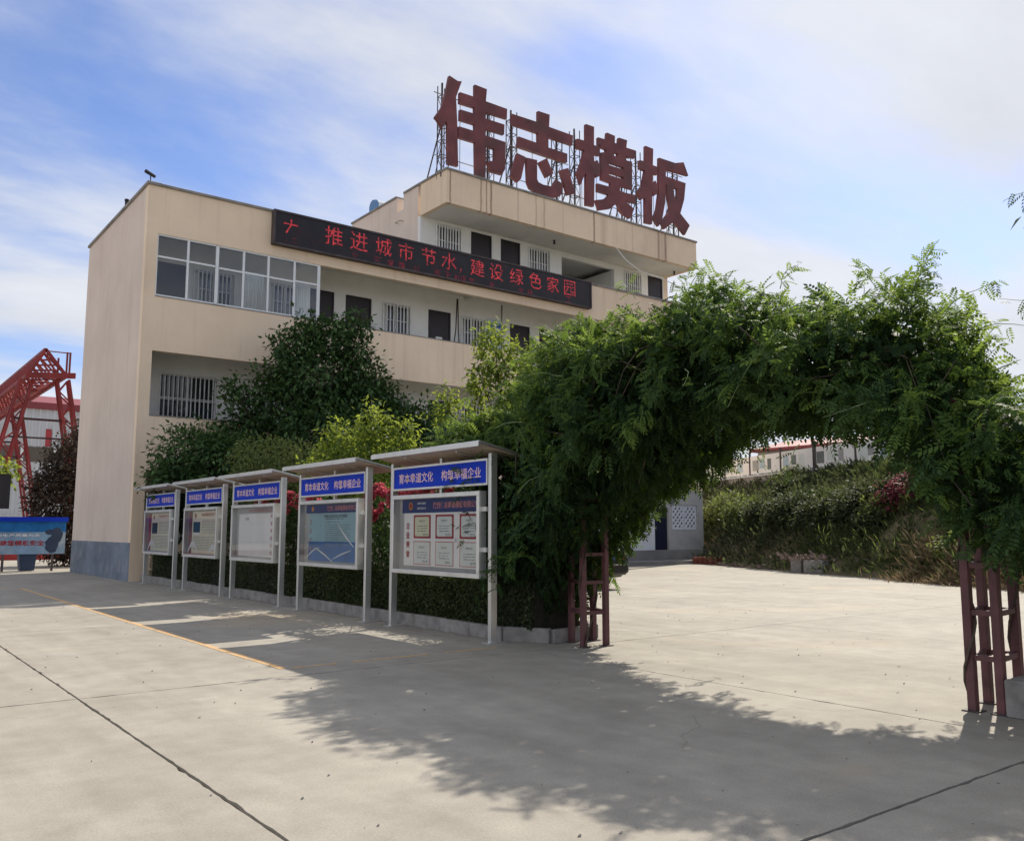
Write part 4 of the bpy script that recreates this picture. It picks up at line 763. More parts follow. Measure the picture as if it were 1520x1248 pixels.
# shrubs standing behind the boards
shr = [((8.35, 10.4, .13), 2.0, 'hedge', 'dark leafy shrub behind the certificate board next to the pergola', .75), ((8.75, 12.6, .13), 2.1, 'hedge', 'dark shrub behind the gap between the certificate and sea boards', .7), ((8.7, 15.9, .13), 2.15, 'hedge', 'dark shrub behind the gap between the sea and white-sheet boards', .75), ((8.7, 19.4, .13), 2.1, 'hedge', 'dark shrub behind the gap between the white-sheet and green-photo boards', .75), ((8.8, 22.8, .13), 2.3, 'hedge', 'dark shrub behind the gap between the two cream poster boards', .75)]
for b, h, m, lab, rr in shr:
    bl = [((b[0], b[1], h*.45), (rr, 1.1, h*.42)), ((b[0]+.1, b[1]+.6, h*.66), (rr*.8, .7, h*.34)), ((b[0], b[1]-.6, h*.6), (rr*.8, .7, h*.36))]
    plant('shrub', lab, 'shrub', b, bl, 5200, .085, m, .04, 'shrubs in the bed behind the boards', spread=.09)
# climbing roses
def roses(label, base, blobs, nl, nf):
    t = empty('rose_bush', base, label, 'rose bush', 'crimson roses behind the boards'); trunk(base, blobs, .03, t, name='stem'); crown('foliage', blobs, nl, .07, G['camphor'], t, tmpl=ROUND, spread=.08)
    P, O = blob_points(blobs, nf*5, (.95, 1.08)); sel = np.argsort(P[:, 0]-P[:, 2]*.35)[:nf]
    mb = MB()
    for ring, (rad, lift, num) in enumerate(((1.0, .0, 6), (.72, .22, 5), (.42, .40, 4))):
        for k in range(num):
            a = 2*math.pi*(k+ring*.5)/num; c, s = math.cos(a), math.sin(a); w = rad*.55
            mb.quad((0, 0, lift*.4-.15), (c*rad*.6-s*w, s*rad*.6+c*w, lift+.18), (c*rad, s*rad, lift+.30+ring*.12), (c*rad*.6+s*w, s*rad*.6-c*w, lift+.18))
    me = mb.mesh('bloom', M_['petal'])
    for i in sel:
        o = link('bloom', me, t); q = Vector(O[i]*.6+np.array([-.5, -.2, .35])).to_track_quat('Z', 'Y'); s = random.uniform(.06, .105)
        o.matrix_parent_inverse = world_of(t).inverted(); o.location = P[i]; o.rotation_euler = q.to_euler(); o.scale = (s, s, s)
    return t
roses('rose bush with crimson blooms between the certificate and sea boards', (7.95, 14.0, .13), [((7.85, 14.05, 1.75), (.28, .5, .5)), ((7.85, 13.7, 1.35), (.25, .45, .45)), ((7.85, 13.0, 2.05), (.25, .6, .22)), ((7.85, 12.1, 2.05), (.22, .6, .18))], 3000, 170)
roses('rose bush with crimson blooms between the sea and white-sheet boards', (7.95, 18.0, .13), [((7.85, 18.0, 1.75), (.28, .5, .5)), ((7.85, 17.7, 1.4), (.25, .45, .45)), ((7.85, 18.9, 2.05), (.25, .7, .2)), ((7.85, 16.9, 2.05), (.25, .6, .2))], 2800, 140)
# trees of the bed
plant('evergreen_tree', 'large dark evergreen tree standing in front of the middle of the facade', 'tree', (12.0, 25.4, .1), [((11.9, 25.5, 6.2), (1.16, 1.2, 1.03)), ((10.9, 26.2, 5.3), (1.03, 0.95, 0.82)), ((10.3, 26.4, 4.4), (0.95, 0.77, 0.69)), ((13.4, 25.1, 5.3), (1.12, 1.03, 0.86)), ((12.4, 25.2, 7.5), (0.65, 0.69, 0.56)), ((13.0, 25.0, 7.0), (0.47, 0.52, 0.43)), ((11.2, 25.6, 7.1), (0.65, 0.69, 0.52)), ((10.6, 26.1, 6.2), (0.47, 0.52, 0.39)), ((12.0, 24.8, 4.5), (1.55, 1.12, 0.82)), ((14.6, 24.9, 4.7), (0.73, 0.77, 0.6)), ((14.2, 25.0, 5.7), (0.39, 0.43, 0.3)), ((13.8, 24.8, 3.7), (1.03, 0.86, 0.69)), ((15.3, 24.8, 3.9), (0.6, 0.69, 0.52)), ((10.2, 26.3, 3.4), (0.77, 0.69, 0.6)), ((11.5, 25.3, 3.3), (1.03, 0.86, 0.6)), ((13.2, 24.9, 6.2), (0.69, 0.69, 0.52)), ((9.75, 26.6, 5.0), (0.34, 0.34, 0.26)), ((9.6, 26.3, 5.6), (0.4, 0.4, 0.3)), ((15.2, 24.7, 5.2), (0.4, 0.45, 0.3)), ((12.9, 25.1, 8.0), (0.4, 0.4, 0.35)), ((11.6, 25.5, 7.8), (0.35, 0.4, 0.3)), ((15.9, 24.6, 4.3), (0.4, 0.4, 0.35)), ((9.4, 26.7, 4.2), (0.5, 0.5, 0.4))], 26000, .19, 'camphor', .17, spread=.19, clump=13)
plant('small_tree', 'bushy dark tree covering the building corner above the last boards', 'tree', (8.25, 25.4, .1), [((8.0, 25.5, 3.6), (.9, .95, .75)), ((8.8, 25.0, 3.2), (1.0, 1.0, .85)), ((7.75, 25.6, 2.9), (.65, .8, .6)), ((9.2, 25.2, 2.3), (1.1, 1.0, .8)), ((8.3, 25.8, 2.2), (.9, .9, .8))], 11000, .17, 'camphor', .09, spread=.17, clump=12)
plant('round_shrub', 'pale olive shrub between the two dark trees above the middle boards', 'shrub', (9.3, 22.6, .1), [((9.1, 22.6, 3.3), (.85, .9, .6)), ((9.8, 21.8, 3.1), (.9, .9, .6)), ((9.2, 22.4, 2.4), (.9, 1.0, .6))], 8000, .10, 'olive', .06, spread=.11)
plant('young_tree', 'yellow-green young tree rising above the sea and certificate boards', 'tree', (10.0, 18.7, .1), [((9.75, 18.75, 3.35), (.6, .7, .42)), ((10.4, 18.3, 3.2), (.65, .65, .5)), ((9.5, 19.3, 3.0), (.6, .7, .45)), ((10.0, 18.4, 3.95), (.26, .28, .42)), ((10.65, 18.1, 3.8), (.24, .26, .36)), ((9.5, 19.2, 3.7), (.24, .26, .34)), ((10.3, 18.4, 2.45), (1.0, 1.1, .6))], 7500, .13, 'lime', .06, spread=.11)
plant('young_tree', 'slender pale-leaved sapling behind the pergola vines before the gallery', 'tree', (12.5, 16.2, .1), [((12.16, 16.45, 5.75), (.40, .42, .5)), ((12.8, 16.1, 5.15), (.6, .6, .6)), ((12.0, 16.7, 4.95), (.32, .35, .36)), ((12.9, 16.0, 4.3), (.75, .75, .6)), ((11.9, 16.8, 4.1), (.32, .35, .30)), ((13.4, 15.6, 5.6), (.45, .45, .4)), ((11.35, 17.3, 4.35), (.20, .22, .42))], 5600, .14, 'lime', .05, spread=.12)

# ------------------------------------------------------------------ pergola and vine
def tower(label, legs, base, rings, top=2.55, plate=False):
    t = empty('pergola_post', base, label, 'pergola post', 'maroon lattice posts carrying the vine arch')
    r = .035
    for (x, y) in legs: MB().box(x-r, x+r, y-r, y+r, 0, top).build('leg', M_['pergola'], t, bevel=.004)
    for z in rings:
        mb = MB(); order = [0, 1, 3, 2]
        for a, b_ in zip(order, order[1:]+order[:1]):
            ax, ay = legs[a]; bx, by = legs[b_]; d = Vector((bx-ax, by-ay, 0)); d.normalize(); p = Vector((-d.y, d.x, 0))*.022
            ax, ay, bx, by = ax+d.x*.03, ay+d.y*.03, bx-d.x*.03, by-d.y*.03
            mb.prism([(ax+p.x, ay+p.y), (bx+p.x, by+p.y), (bx-p.x, by-p.y), (ax-p.x, ay-p.y)], 'z', z-.022, z+.022)
        mb.build('ring', M_['pergola'], t)
    mb = MB()
    for (x, y) in legs: mb.box(x-.07, x+.07, y-.07, y+.07, -.002, .012)
    mb.build('foot_plate', M_['rustframe'], t); return t
LL = [(7.80, 8.62), (8.14, 8.56), (8.02, 9.10), (8.38, 9.06)]
RL = [(7.68, 3.66), (7.71, 3.44), (8.13, 3.74), (8.18, 3.50)]
tower('maroon lattice post of the vine arch at the end of the planting bed', LL, (8.08, 8.83, 0), (.43, .82, 1.18, 1.9))
tower('maroon lattice post of the vine arch standing on the bare concrete', RL, (7.93, 3.58, 0), (.44, .81, 1.2, 1.9))
pg = empty('pergola_arch', (8.05, 6.1, 2.5), 'maroon steel arch hidden inside the vine over the yard entrance', 'pergola')
for xx in (7.75, 8.35):
    arc = [(xx, 8.83 - 5.25*k/16, 2.5 + 1.05*math.sin(math.pi*k/16)**.8) for k in range(17)]; MB().path(arc, .03, 6).build('arch_pipe', M_['pergola'], pg)
    MB().path([(xx, 11.2, 2.9), (xx, 8.9, 2.9)], .03, 6).build('arch_pipe', M_['pergola'], pg)
for k in range(1, 16): MB().bar((7.6, 8.83-5.25*k/16, 2.52+1.05*math.sin(math.pi*k/16)**.8), (8.5, 8.83-5.25*k/16, 2.52+1.05*math.sin(math.pi*k/16)**.8), .02, 5).build('cross_bar', M_['pergola'], pg)

VY = np.array([11.5, 11.0, 10.7, 10.4, 9.9, 9.3, 8.9, 8.4, 7.7, 6.9, 6.4, 5.7, 5.3, 4.7, 4.3, 3.95, 3.75, 3.5, 3.2, 2.5, 1.6, .8][::-1])
VT = np.array([2.9, 3.15, 3.3, 3.42, 3.55, 3.74, 3.92, 4.06, 4.15, 4.15, 4.08, 3.96, 3.82, 3.68, 3.62, 3.55, 3.2, 2.65, 2.45, 2.4, 2.4, 2.3][::-1])
VB = np.array([2.8, 2.5, 1.6, 0.3, 0.22, 0.35, 0.8, 1.35, 1.85, 2.15, 2.55, 2.6, 2.5, 2.45, 2.3, 1.9, 1.6, 1.4, 1.2, 1.1, 1.0, 1.2][::-1])
def vine_points(n, lo, hi):
    w = (VT-VB); yy = np.linspace(VY[0], VY[-1], 600); ww = np.interp(yy, VY, w)+.6; ww /= ww.sum()
    y = rng.choice(yy, n, p=ww) + rng.normal(0, .03, n); t = np.interp(y, VY, VT); b = np.interp(y, VY, VB)
    th = rng.uniform(0, 2*math.pi, n); lump = 1 + .13*np.sin(y*2.3+th*3) + .11*np.sin(y*4.7-th*5) + .07*np.sin(y*9+th*8)
    rr = lo + (hi-lo)*rng.random(n)**.55
    c, s = np.cos(th), np.sin(th); e = .75
    x = np.interp(y, [8.8, 9.7], [8.08, 8.15]) + np.interp(y, [8.8, 9.7], [.95, .66])*np.sign(c)*np.abs(c)**e*rr*lump; z = (t+b)/2 + (t-b)/2*np.sign(s)*np.abs(s)**e*rr*np.where(s > 0, lump, 1.0)
    z = np.maximum(z, .18); O = np.stack([c, np.zeros(n), s*.8+.1], 1)
    return np.stack([x, y, z], 1), unit(O + rnd(n, .1))
vn = empty('wisteria_vine', (8.6, 9.6, .1), 'dense green vine smothering the arch over the yard entrance', 'vine')
n = 16000; P, O = vine_points(n, .12, .86); fol('inner_foliage', P, O*.3+np.array([0, 0, -.4])+rnd(n, .5), O+rnd(n, .5), rng.uniform(.10, .2, n), ROUND, G['vine'], vn)  # dense layer of dark inner leaves, added to block light through the vine
n = 11000; P, O = vine_points(n, .6, .96); fol('foliage', P, O*.55+np.array([0, 0, -.55])+rnd(n, .35), O+np.array([0, 0, .35])+rnd(n, .25), rng.uniform(.11, .20, n), PIN, G['vine'], vn)
# outer sprays: short shoots that leave the mass, arch over and carry the leaves in bunches
nc, per = 960, 16; C0, OC = vine_points(nc*3, .80, 1.05); kk = np.where(OC[:, 2] > -.25)[0][:nc]; C0, OC = C0[kk], OC[kk]; nc = len(kk); up = np.clip(OC[:, 2], 0, 1); d0 = unit(OC*.8 + np.array([0, 0, .55])*(.3+up)[:, None] + rnd(nc, .35)); ln = rng.uniform(.18, .42, nc)
tt = rng.random((nc, per)); Q = C0[:, None]+d0[:, None]*(ln[:, None]*tt)[..., None]; Q[..., 2] -= (ln[:, None]*tt**2*.9); Q = (Q+rng.normal(0, .05, Q.shape)).reshape(-1, 3)
DD = unit(np.repeat(d0, per, 0)*.5 + rnd(nc*per, .6) + np.array([0, 0, -.35])); UU = np.repeat(OC, per, 0)*.5+np.array([0, 0, .7])+rnd(nc*per, .3); SZ = np.repeat(rng.uniform(.65, 1.4, nc), per)*rng.uniform(.08, .18, nc*per)
toplit = np.repeat((OC[:, 2] > .15) & (rng.random(nc) < .62) | (rng.random(nc) < .10), per)  # upward-facing sprays mostly get paler leaves: top light put into the colour
fol('outer_foliage', Q[~toplit], DD[~toplit], UU[~toplit], SZ[~toplit], PIN, G['vine_mid'], vn); fol('toplit_young_foliage', Q[toplit], DD[toplit], UU[toplit], SZ[toplit], PIN, G['vine_new_toplit'], vn)
def sprig(parent, p0, d, length, nl, sz, m, bow=.25):
    """a shoot leaving the mass, with leaves along it"""
    p0 = np.array(p0, float); d = np.array(d, float); d /= np.linalg.norm(d); pts = []; p = p0.copy()
    for k in range(15): pts.append(tuple(p)); d = d + np.array([random.uniform(-.22, .22), random.uniform(-.22, .22), random.uniform(-.16, .16)-bow*.12]); d /= np.linalg.norm(d); p = p + d*length/14
    MB().path(pts, .0055, 4, .002).build('shoot', M_['tendril'], parent)
    if nl:
        i = rng.integers(3, 15, nl); P = np.array(pts)[i] + rnd(nl, .02); fol('shoot_leaves', P, rnd(nl, .6)+d*.5+np.array([0, 0, -.1]), rnd(nl, .3)+np.array([0, 0, 1]), rng.uniform(.6, 1.1, nl)*sz, PIN, G[m], parent)
for p0, d, ln, nl in [((7.6, 3.95, 3.6), (-.05, -.35, .75), .55, 12), ((7.9, 4.1, 3.7), (0, -.3, .8), .65, 16), ((8.0, 3.85, 3.5), (.1, -.7, .5), .75, 12), ((7.8, 4.4, 3.8), (-.1, .2, .9), .5, 12), ((7.7, 5.4, 4.0), (-.2, -.4, .6), .55, 9), ((7.6, 6.3, 4.2), (-.2, .3, .8), .45, 8), ((7.6, 7.4, 4.3), (-.2, .2, .7), .5, 8), ((7.7, 8.5, 4.2), (-.2, .6, .6), .6, 10), ((8.0, 9.2, 4.1), (-.1, .6, .7), .7, 12), ((7.9, 10.2, 3.8), (-.2, .7, .5), .6, 10), ((7.6, 10.8, 3.5), (-.3, .8, .2), .6, 10), ((8.0, 3.7, 3.1), (0, -.8, .2), .6, 9), ((8.1, 3.6, 3.3), (.2, -.9, .3), .9, 8), ((7.9, 4.7, 3.9), (0, -.6, .5), .6, 8),
                     ((7.1, 8.2, 3.4), (-.5, .5, .1), .7, 0), ((7.1, 7.1, 3.5), (-.5, -.3, .2), .8, 0), ((7.1, 6.2, 3.2), (-.6, -.5, -.1), .9, 3), ((7.05, 5.2, 3.2), (-.4, .5, -.5), .9, 0), ((7.05, 4.1, 2.6), (-.5, .6, -.2), .6, 0), ((7.1, 9.0, 2.9), (-.5, .6, .0), .6, 2), ((7.1, 9.6, 2.6), (-.5, .6, -.1), .6, 3), ((7.1, 8.6, 2.2), (-.4, .4, -.4), .6, 2), ((7.2, 4.9, 2.3), (-.3, .5, -.6), .5, 2), ((8.0, 5.0, 3.95), (.2, .6, .5), .9, 2), ((8.1, 7.0, 4.4), (.2, -.5, .5), .9, 2)]:
    sprig(vn, p0, d, ln*.68, int(nl*1.3), .14, 'vine_new_toplit')
for xx, yy in ((8.5, 9.6), (8.7, 10.0), (8.2, 9.5)):
    MB().path([(xx, yy, .08), (xx+.12, yy-.1, .9), (xx-.1, yy-.15, 1.7), (xx-.15, yy-.5, 2.5), (xx-.3, yy-1.2, 3.1)], .05, 7, .025).build('vine_stem', M_['bark'], vn, smooth=True)
for (sx, sy), z1 in ((LL[0], 1.9), (LL[3], 2.1), (RL[0], 1.7), (RL[3], 2.0)):      # woody stems winding up the posts
    ph = random.uniform(0, 6); MB().path([(sx+.055*math.cos(ph+q*.8), sy+.055*math.sin(ph+q*.8), .0+z1*q/14) for q in range(15)], .014, 6, .009).build('vine_stem', M_['bark'], vn, smooth=True)
for q in range(6):
    ya = random.uniform(4.2, 9.8); pts = [(7.25+.25*math.sin(q+u*.7), ya-u*.22, float(np.interp(ya-u*.22, VY, VB*.45+VT*.55))+.25*math.sin(q*2+u*.9)) for u in range(9)]; MB().path(pts, .009, 5, .004).build('vine_stem', M_['bark'], vn, smooth=True)
mb = MB()
for k in range(140): a = random.uniform(3.0, 10.6); b_ = float(np.interp(a, VY, VB)); c = float(np.interp(a, VY, VT)); p = (random.uniform(7.4, 8.7), a, random.uniform(b_+.2, c-.2)); mb.bar(p, (p[0]+random.uniform(-.4, .4), p[1]+random.uniform(-.6, .6), p[2]+random.uniform(-.4, .5)), .008, 4, .004)
tag(mb.build('twigs', M_['bark'], vn), kind='stuff')
# second tree reaching in over the bed right of the entrance
t2 = plant('leaning_tree', 'leafy tree in the bed beside the bare pergola post, boughs over the entrance', 'tree', (8.4, 2.0, .2), [((8.35, 2.82, 4.28), (.24, .26, .18)), ((8.6, 1.9, 4.6), (.6, .5, .45)), ((8.45, 2.75, 3.15), (.30, .30, .32)), ((8.5, 1.8, 3.6), (.7, .55, .7)), ((9.0, 1.1, 4.2), (.9, .9, .9))], 4200, .13, 'olive', .07, spread=.10)
for p0, d, ln, nl in [((8.35, 2.95, 4.5), (-.1, .75, .25), .5, 4), ((8.4, 3.0, 3.5), (0, .7, .35), .6, 6)]: sprig(t2, p0, d, ln, nl, .16, 'vine', .1)

# ------------------------------------------------------------------ embankment at the back of the yard
BL = [(36, 75), (34.4, 55), (33.6, 40), (33.2, 34), (32.9, 30), (31.9, 27.2), (29.1, 22.7), (27.4, 18.5), (26.0, 15.1), (24.7, 11.85), (22.4, 6), (19.8, -1), (16.5, -10), (10, -30), (-5, -70)]
bp = np.array(BL, float); seg = np.r_[0, np.cumsum(np.hypot(*np.diff(bp, axis=0).T))]; NS = 150
ss = np.linspace(0, seg[-1], NS); bx, by = np.interp(ss, seg, bp[:, 0]), np.interp(ss, seg, bp[:, 1])
for _ in range(6): bx[1:-1] = (bx[:-2]+2*bx[1:-1]+bx[2:])/4; by[1:-1] = (by[:-2]+2*by[1:-1]+by[2:])/4
tx, ty = np.gradient(bx), np.gradient(by); tl = np.hypot(tx, ty); nx, ny = -ty/tl, tx/tl
prof = np.array([(-.15, -.03), (.3, .12), (.8, .6), (1.4, 1.25), (2.1, 1.95), (2.9, 2.6), (3.7, 3.2), (4.5, 3.65), (5.4, 3.92), (6.6, 4.0), (12, 4.05), (120, 4.2)])
def bank_at(i, s): return bx[i]+nx[i]*s, by[i]+ny[i]*s, float(np.interp(s, prof[:, 0], prof[:, 1]))
mb = MB()
for i in range(NS):
    for j, (s, z) in enumerate(prof): w = .18 if 0 < j < 9 else 0; x, y, _ = bank_at(i, s); mb.v.append((x+random.gauss(0, w), y+random.gauss(0, w), z+random.gauss(0, w*.5)))
K = len(prof)
for i in range(NS-1):
    for j in range(K-1): mb.f.append((i*K+j, i*K+j+1, (i+1)*K+j+1, (i+1)*K+j))
tag(mb.build('embankment', mat('weedy_earth', (.13, .105, .065), .95, var=.4, scale=1.5, bump=.8, bscale=9., dirt=(.06, .075, .03), dscale=.6, damt=.8), smooth=True), kind='structure')
if mb: pass
def along(yq): return int(np.argmin(np.abs(by-yq)+(bx < 15)*100))
def bank_scatter(name, n, y0, y1, s0, s1, size, m, tmpl, lift=.0, up=.9, label=None):
    P = np.empty((n, 3)); O = np.empty((n, 3)); ids = [i for i in range(NS) if y0 <= by[i] <= y1 and bx[i] > 12]
    ii = rng.choice(ids, n); s = s0 + (s1-s0)*rng.random(n)
    P[:, 0] = bx[ii]+nx[ii]*s + rng.normal(0, .6, n)*-ny[ii]; P[:, 1] = by[ii]+ny[ii]*s + rng.normal(0, .6, n)*nx[ii]; P[:, 2] = np.interp(s, prof[:, 0], prof[:, 1])
    O[:, 0] = -nx[ii]*.5; O[:, 1] = -ny[ii]*.5; O[:, 2] = up
    cl = .5+.5*np.sin(P[:, 0]*1.7+P[:, 1]*1.3)*np.sin(P[:, 1]*2.3-P[:, 2]*2.0)
    P[:, 2] += lift*rng.random(n)*cl
    o = fol(name, P, O+rnd(n, .45), rnd(n, 1), size*rng.uniform(.5, 1.2, n)*(.5+cl*.8), tmpl, G[m]); return tag(o, label, None, None, 'stuff')
BLADE = (np.array([[0, .05, 0], [.55, .04, .03], [1, 0, -.15], [.5, -.04, .03]]), np.array([[0, 1, 2, 3]]))
bank_scatter('bank_weeds', 28000, -4, 38, .1, 6.0, .22, 'weed', LEAF, .5)
bank_scatter('bank_grass', 22000, 2, 19.5, .0, 5.0, .42, 'grass', BLADE, .2)
bank_scatter('bank_grass', 14000, 18, 38, .0, 6.4, .45, 'weed', BLADE, .2)
bank_scatter('dry_straw', 12000, 7.5, 13.6, -.4, 1.5, .40, 'dry', BLADE, .3, .45)
for k, (yq, s, rr, m, lab) in enumerate([(26.5, 2.2, .9, 'olive', 0), (24.6, 2.2, .8, 'weed', 0), (23.0, 2.2, .9, 'weed', 0), (21.6, 2.2, .9, 'weed', 0), (20.0, 2.0, .9, 'weed', 0), (18.6, 2.3, .9, 'weed', 0), (28.2, 2.4, 1.0, 'olive', 0), (30.2, 2.0, .9, 'weed', 0), (15.4, 3.4, 1.1, 'weed', 0), (13.4, 3.6, 1.2, 'olive', 0), (11.0, 3.2, 1.3, 'weed', 0), (17.2, 3.2, .7, 'weed', 0)] + [(random.uniform(9, 33), random.uniform(.8, 4.6), random.uniform(.35, .75), random.choice(('weed', 'weed', 'camphor', 'olive')), 0) for _ in range(16)]):
    i = along(yq); x, y, z = bank_at(i, s); b = (x, y, z-.1); bl = [((x-.1, y, z+rr*.35), (rr*.8, rr, rr*.55)), ((x-.4, y+rr*.5, z+rr*.1), (rr*.6, rr*.6, rr*.4)), ((x+.3, y-rr*.4, z+rr*.5), (rr*.6, rr*.6, rr*.45))]
    plant('wild_bush', 'paler olive wild bush on the embankment slope' if m == 'olive' else 'dull green wild bush growing on the shaded slope of the embankment', 'bush', b, bl, int(2600*min(1, rr*1.1)), .17, m, .03, 'olive bushes on the embankment' if m == 'olive' else 'bushes on the embankment', spread=.14)
i = along(16.6); x, y, z = bank_at(i, 2.9); plant('crimson_bush', 'dull crimson-leaved bush on the embankment slope', 'bush', (x, y, z-.1), [((x-.2, y, z+.3), (.7, .9, .45)), ((x+.1, y-1.0, z+.6), (.6, .7, .4)), ((x-.4, y+.8, z-.1), (.5, .6, .35))], 2200, .15, 'bract', .03, spread=.14)
# low wall with picture panels along the top of the bank
pf = empty('panel_fence', (33.6, 24.2, 4.0), 'low white wall with grey picture panels along the top of the embankment', 'fence')
A, Bq = Vector((39.3, 33.5)), Vector((30.8, 12.6)); dv = (Bq-A); Ln = dv.length; dv.normalize(); pv = Vector((-dv.y, dv.x))
def strip(t0, t1, w0, w1, z0, z1): c = [A+dv*t0+pv*w0, A+dv*t1+pv*w0, A+dv*t1+pv*w1, A+dv*t0+pv*w1]; return MB().prism([(p.x, p.y) for p in c], 'z', z0, z1)
for k in range(6): strip(Ln*k/6+.01, Ln*(k+1)/6-.01, -.1, .1, 3.3, 4.16).build('base_wall', M_['concrete_old'], pf); strip(Ln*k/6+.01, Ln*(k+1)/6-.01, -.13, .13, 4.16, 4.24).build('wall_cap', M_['housewhite'], pf)
for k in range(9):
    t = Ln*k/8.; strip(t-.04, t+.04, -.04, .04, 4.2, 5.45).build('post', M_['rustframe'], pf)
    if k < 8:
        p = strip(t+.08, t+Ln/8-.08, -.02, .02, 4.3, 5.2).build('panel', M_['paper'], pf)
        for q in range(3): a = t+.2+q*.7+random.uniform(-.1, .1); bw = random.uniform(.3, .6); strip(a, a+bw, .0205, .024, 4.45+.08*(q % 2), 4.98).build('printed_picture', M_[('greyprint', 'paper_g', 'housegrey', 'paleblue')[(q+k) % 4]], p); strip(a, a+bw, -.024, -.0205, 4.45+.08*(q % 2), 4.98).build('printed_picture', M_[('greyprint', 'paper_g', 'housegrey', 'paleblue')[(q+k) % 4]], p)
fp = empty('fence_pole', (34.2, 22.6, 4.0), 'thin dark pole standing before the picture panels', 'pole'); MB().bar((34.2, 22.6, 3.6), (34.2, 22.6, 5.7), .05, 8).build('shaft', M_['rustframe'], fp); MB().bar((34.2, 22.6, 5.7), (34.2, 22.6, 5.76), .06, 8).build('cap', M_['rustframe'], fp)
sh = empty('low_shed', (44, 26, 4.05), 'low red-roofed shed behind the picture panels', 'shed')
MB().box(41.5, 48, 20, 31, 4.0, 5.9).build('wall', M_['housegrey'], sh); MB().prism([(41.1, 5.85), (48.4, 5.85), (48.4, 6.0), (44.7, 6.7), (41.1, 6.0)], 'y', 19.7, 31.3).build('roof', M_['redroof'], sh)
# concrete blocks and bricks at the foot of the bank
for q, (x, y, w, lab) in enumerate([(27.25, 18.75, .42, 'grey concrete block at the foot of the bank beside the rubble'), (27.15, 18.0, .75, 'longer grey concrete block at the foot of the bank with rubble on top')]):
    t = empty('concrete_block', (x, y, 0), lab, 'block'); MB().box(x-.25, x+.25, y-w/2, y+w/2, -.01, .46).build('block_body', M_['stone'], t, bevel=.03); MB().box(x-.254, x-.249, y-w/2+.05, y+w/2-.05, .17, .18).build('cast_seam', M_['concrete_old'], t)
rb = MB()
for k in range(70): a, b_, c = 27.35+random.gauss(0, .3), 18.3+random.gauss(0, .55), .48+abs(random.gauss(0, .08)); s = random.uniform(.04, .11); rb.bar((a, b_, c-s), (a+s*random.uniform(-1, 1), b_+s, c+s*.6), s*.7, 5, s*.4)
for k in range(90): a, b_ = 28.4+random.gauss(0, .25)-.4*0, random.uniform(19, 24.5); a = 28.05+(b_-19)*.36+random.gauss(0, .22); s = random.uniform(.04, .12); rb.bar((a, b_, .0), (a+s, b_+s*.5, s*1.2), s*.8, 5, s*.5)
tag(rb.build('rubble', mat('brownish_rubble', (.19, .135, .11), .9, var=.4, scale=3.)), kind='stuff')
bs = empty('brick_stack', (30.6, 25.6, 0), 'low stack of red bricks at the foot of the embankment', 'bricks')
me = MB().box(-.115, .115, -.055, .055, -.03, .03).mesh('brick', M_['brick'], .004)
for lay in range(5):
    for a in range(5):
        for b_ in range(2):
            o = link('brick', me, bs); o.location = (30.55-.06*a+b_*.25+random.uniform(-.01, .01), 25.2+a*.24-.0*lay+random.uniform(-.01, .01), .032+lay*.063); o.rotation_euler = (0, 0, 1.3+random.uniform(-.08, .08))
# ------------------------------------------------------------------ parked car
car = empty('parked_car', (15.5, 18.5, 0), 'black saloon car parked behind the vine arch, tail towards the entrance', 'car')
cx0, cx1, cy0 = 14.62, 16.37, 16.30
def carloft(name, m, rows, bevel=.02, smooth=True):
    """rows: (y, half-width, z_low, z_high)"""
    mb = MB(); cxm = (cx0+cx1)/2; k = 8
    for y, hw, zl, zh in rows:
        zm = (zl+zh)/2
        for a, b_ in ((-.86, 0), (-1, .25), (-1, .65), (-.90, 1), (.90, 1), (1, .65), (1, .25), (.86, 0)): mb.v.append((cxm+a*hw, y, zl+(zh-zl)*b_))
    for i in range(len(rows)-1):
        for j in range(k): q = (j+1) % k; mb.f.append((i*k+j, (i+1)*k+j, (i+1)*k+q, i*k+q))
    mb.f.append(tuple(range(k))); mb.f.append(tuple((len(rows)-1)*k+j for j in reversed(range(k)))); return mb.build(name, m, car, bevel)
Y = lambda t: cy0+t
carloft('body', M_['carpaint'], [(Y(.06), .80, .38, .90), (Y(.16), .85, .30, 1.00), (Y(.55), .875, .24, 1.03), (Y(1.1), .875, .22, 1.0), (Y(3.2), .875, .22, .98), (Y(3.9), .86, .24, .88), (Y(4.4), .80, .28, .74), (Y(4.55), .68, .34, .60)])
carloft('cabin', M_['carpaint'], [(Y(.62), .66, .95, 1.02), (Y(1.25), .62, .95, 1.43), (Y(2.3), .62, .95, 1.47), (Y(3.25), .68, .93, .99)])
MB().prism([(Y(.70), 1.07), (Y(1.2), 1.40), (Y(1.19), 1.41), (Y(.69), 1.085)], 'x', 14.95, 16.04).build('rear_window', M_['pane'], car)
for xs in (cx0+.235, cx1-.235-.012): MB().prism([(Y(.95), 1.05), (Y(1.35), 1.38), (Y(2.4), 1.40), (Y(2.95), 1.05)], 'x', xs, xs+.012).build('side_window', M_['pane'], car)
bmp = carloft('rear_bumper', M_['carpaint'], [(Y(-.03), .74, .40, .62), (Y(.0), .84, .36, .64), (Y(.30), .895, .34, .64)]); MB().box(14.77, 16.22, Y(-.045), Y(-.02), .60, .645).build('bumper_trim', M_['chrome'], bmp)
pl = MB().box(15.42, 15.86, Y(.02), Y(.045), .72, .86).build('number_plate', M_['plate'], car); t = MB(); text_into(t, '陕E·58K26', faceY(15.64, .79, Y(.018)), width=.38, height=.08); t.build('plate_lettering', M_['paper'], pl)
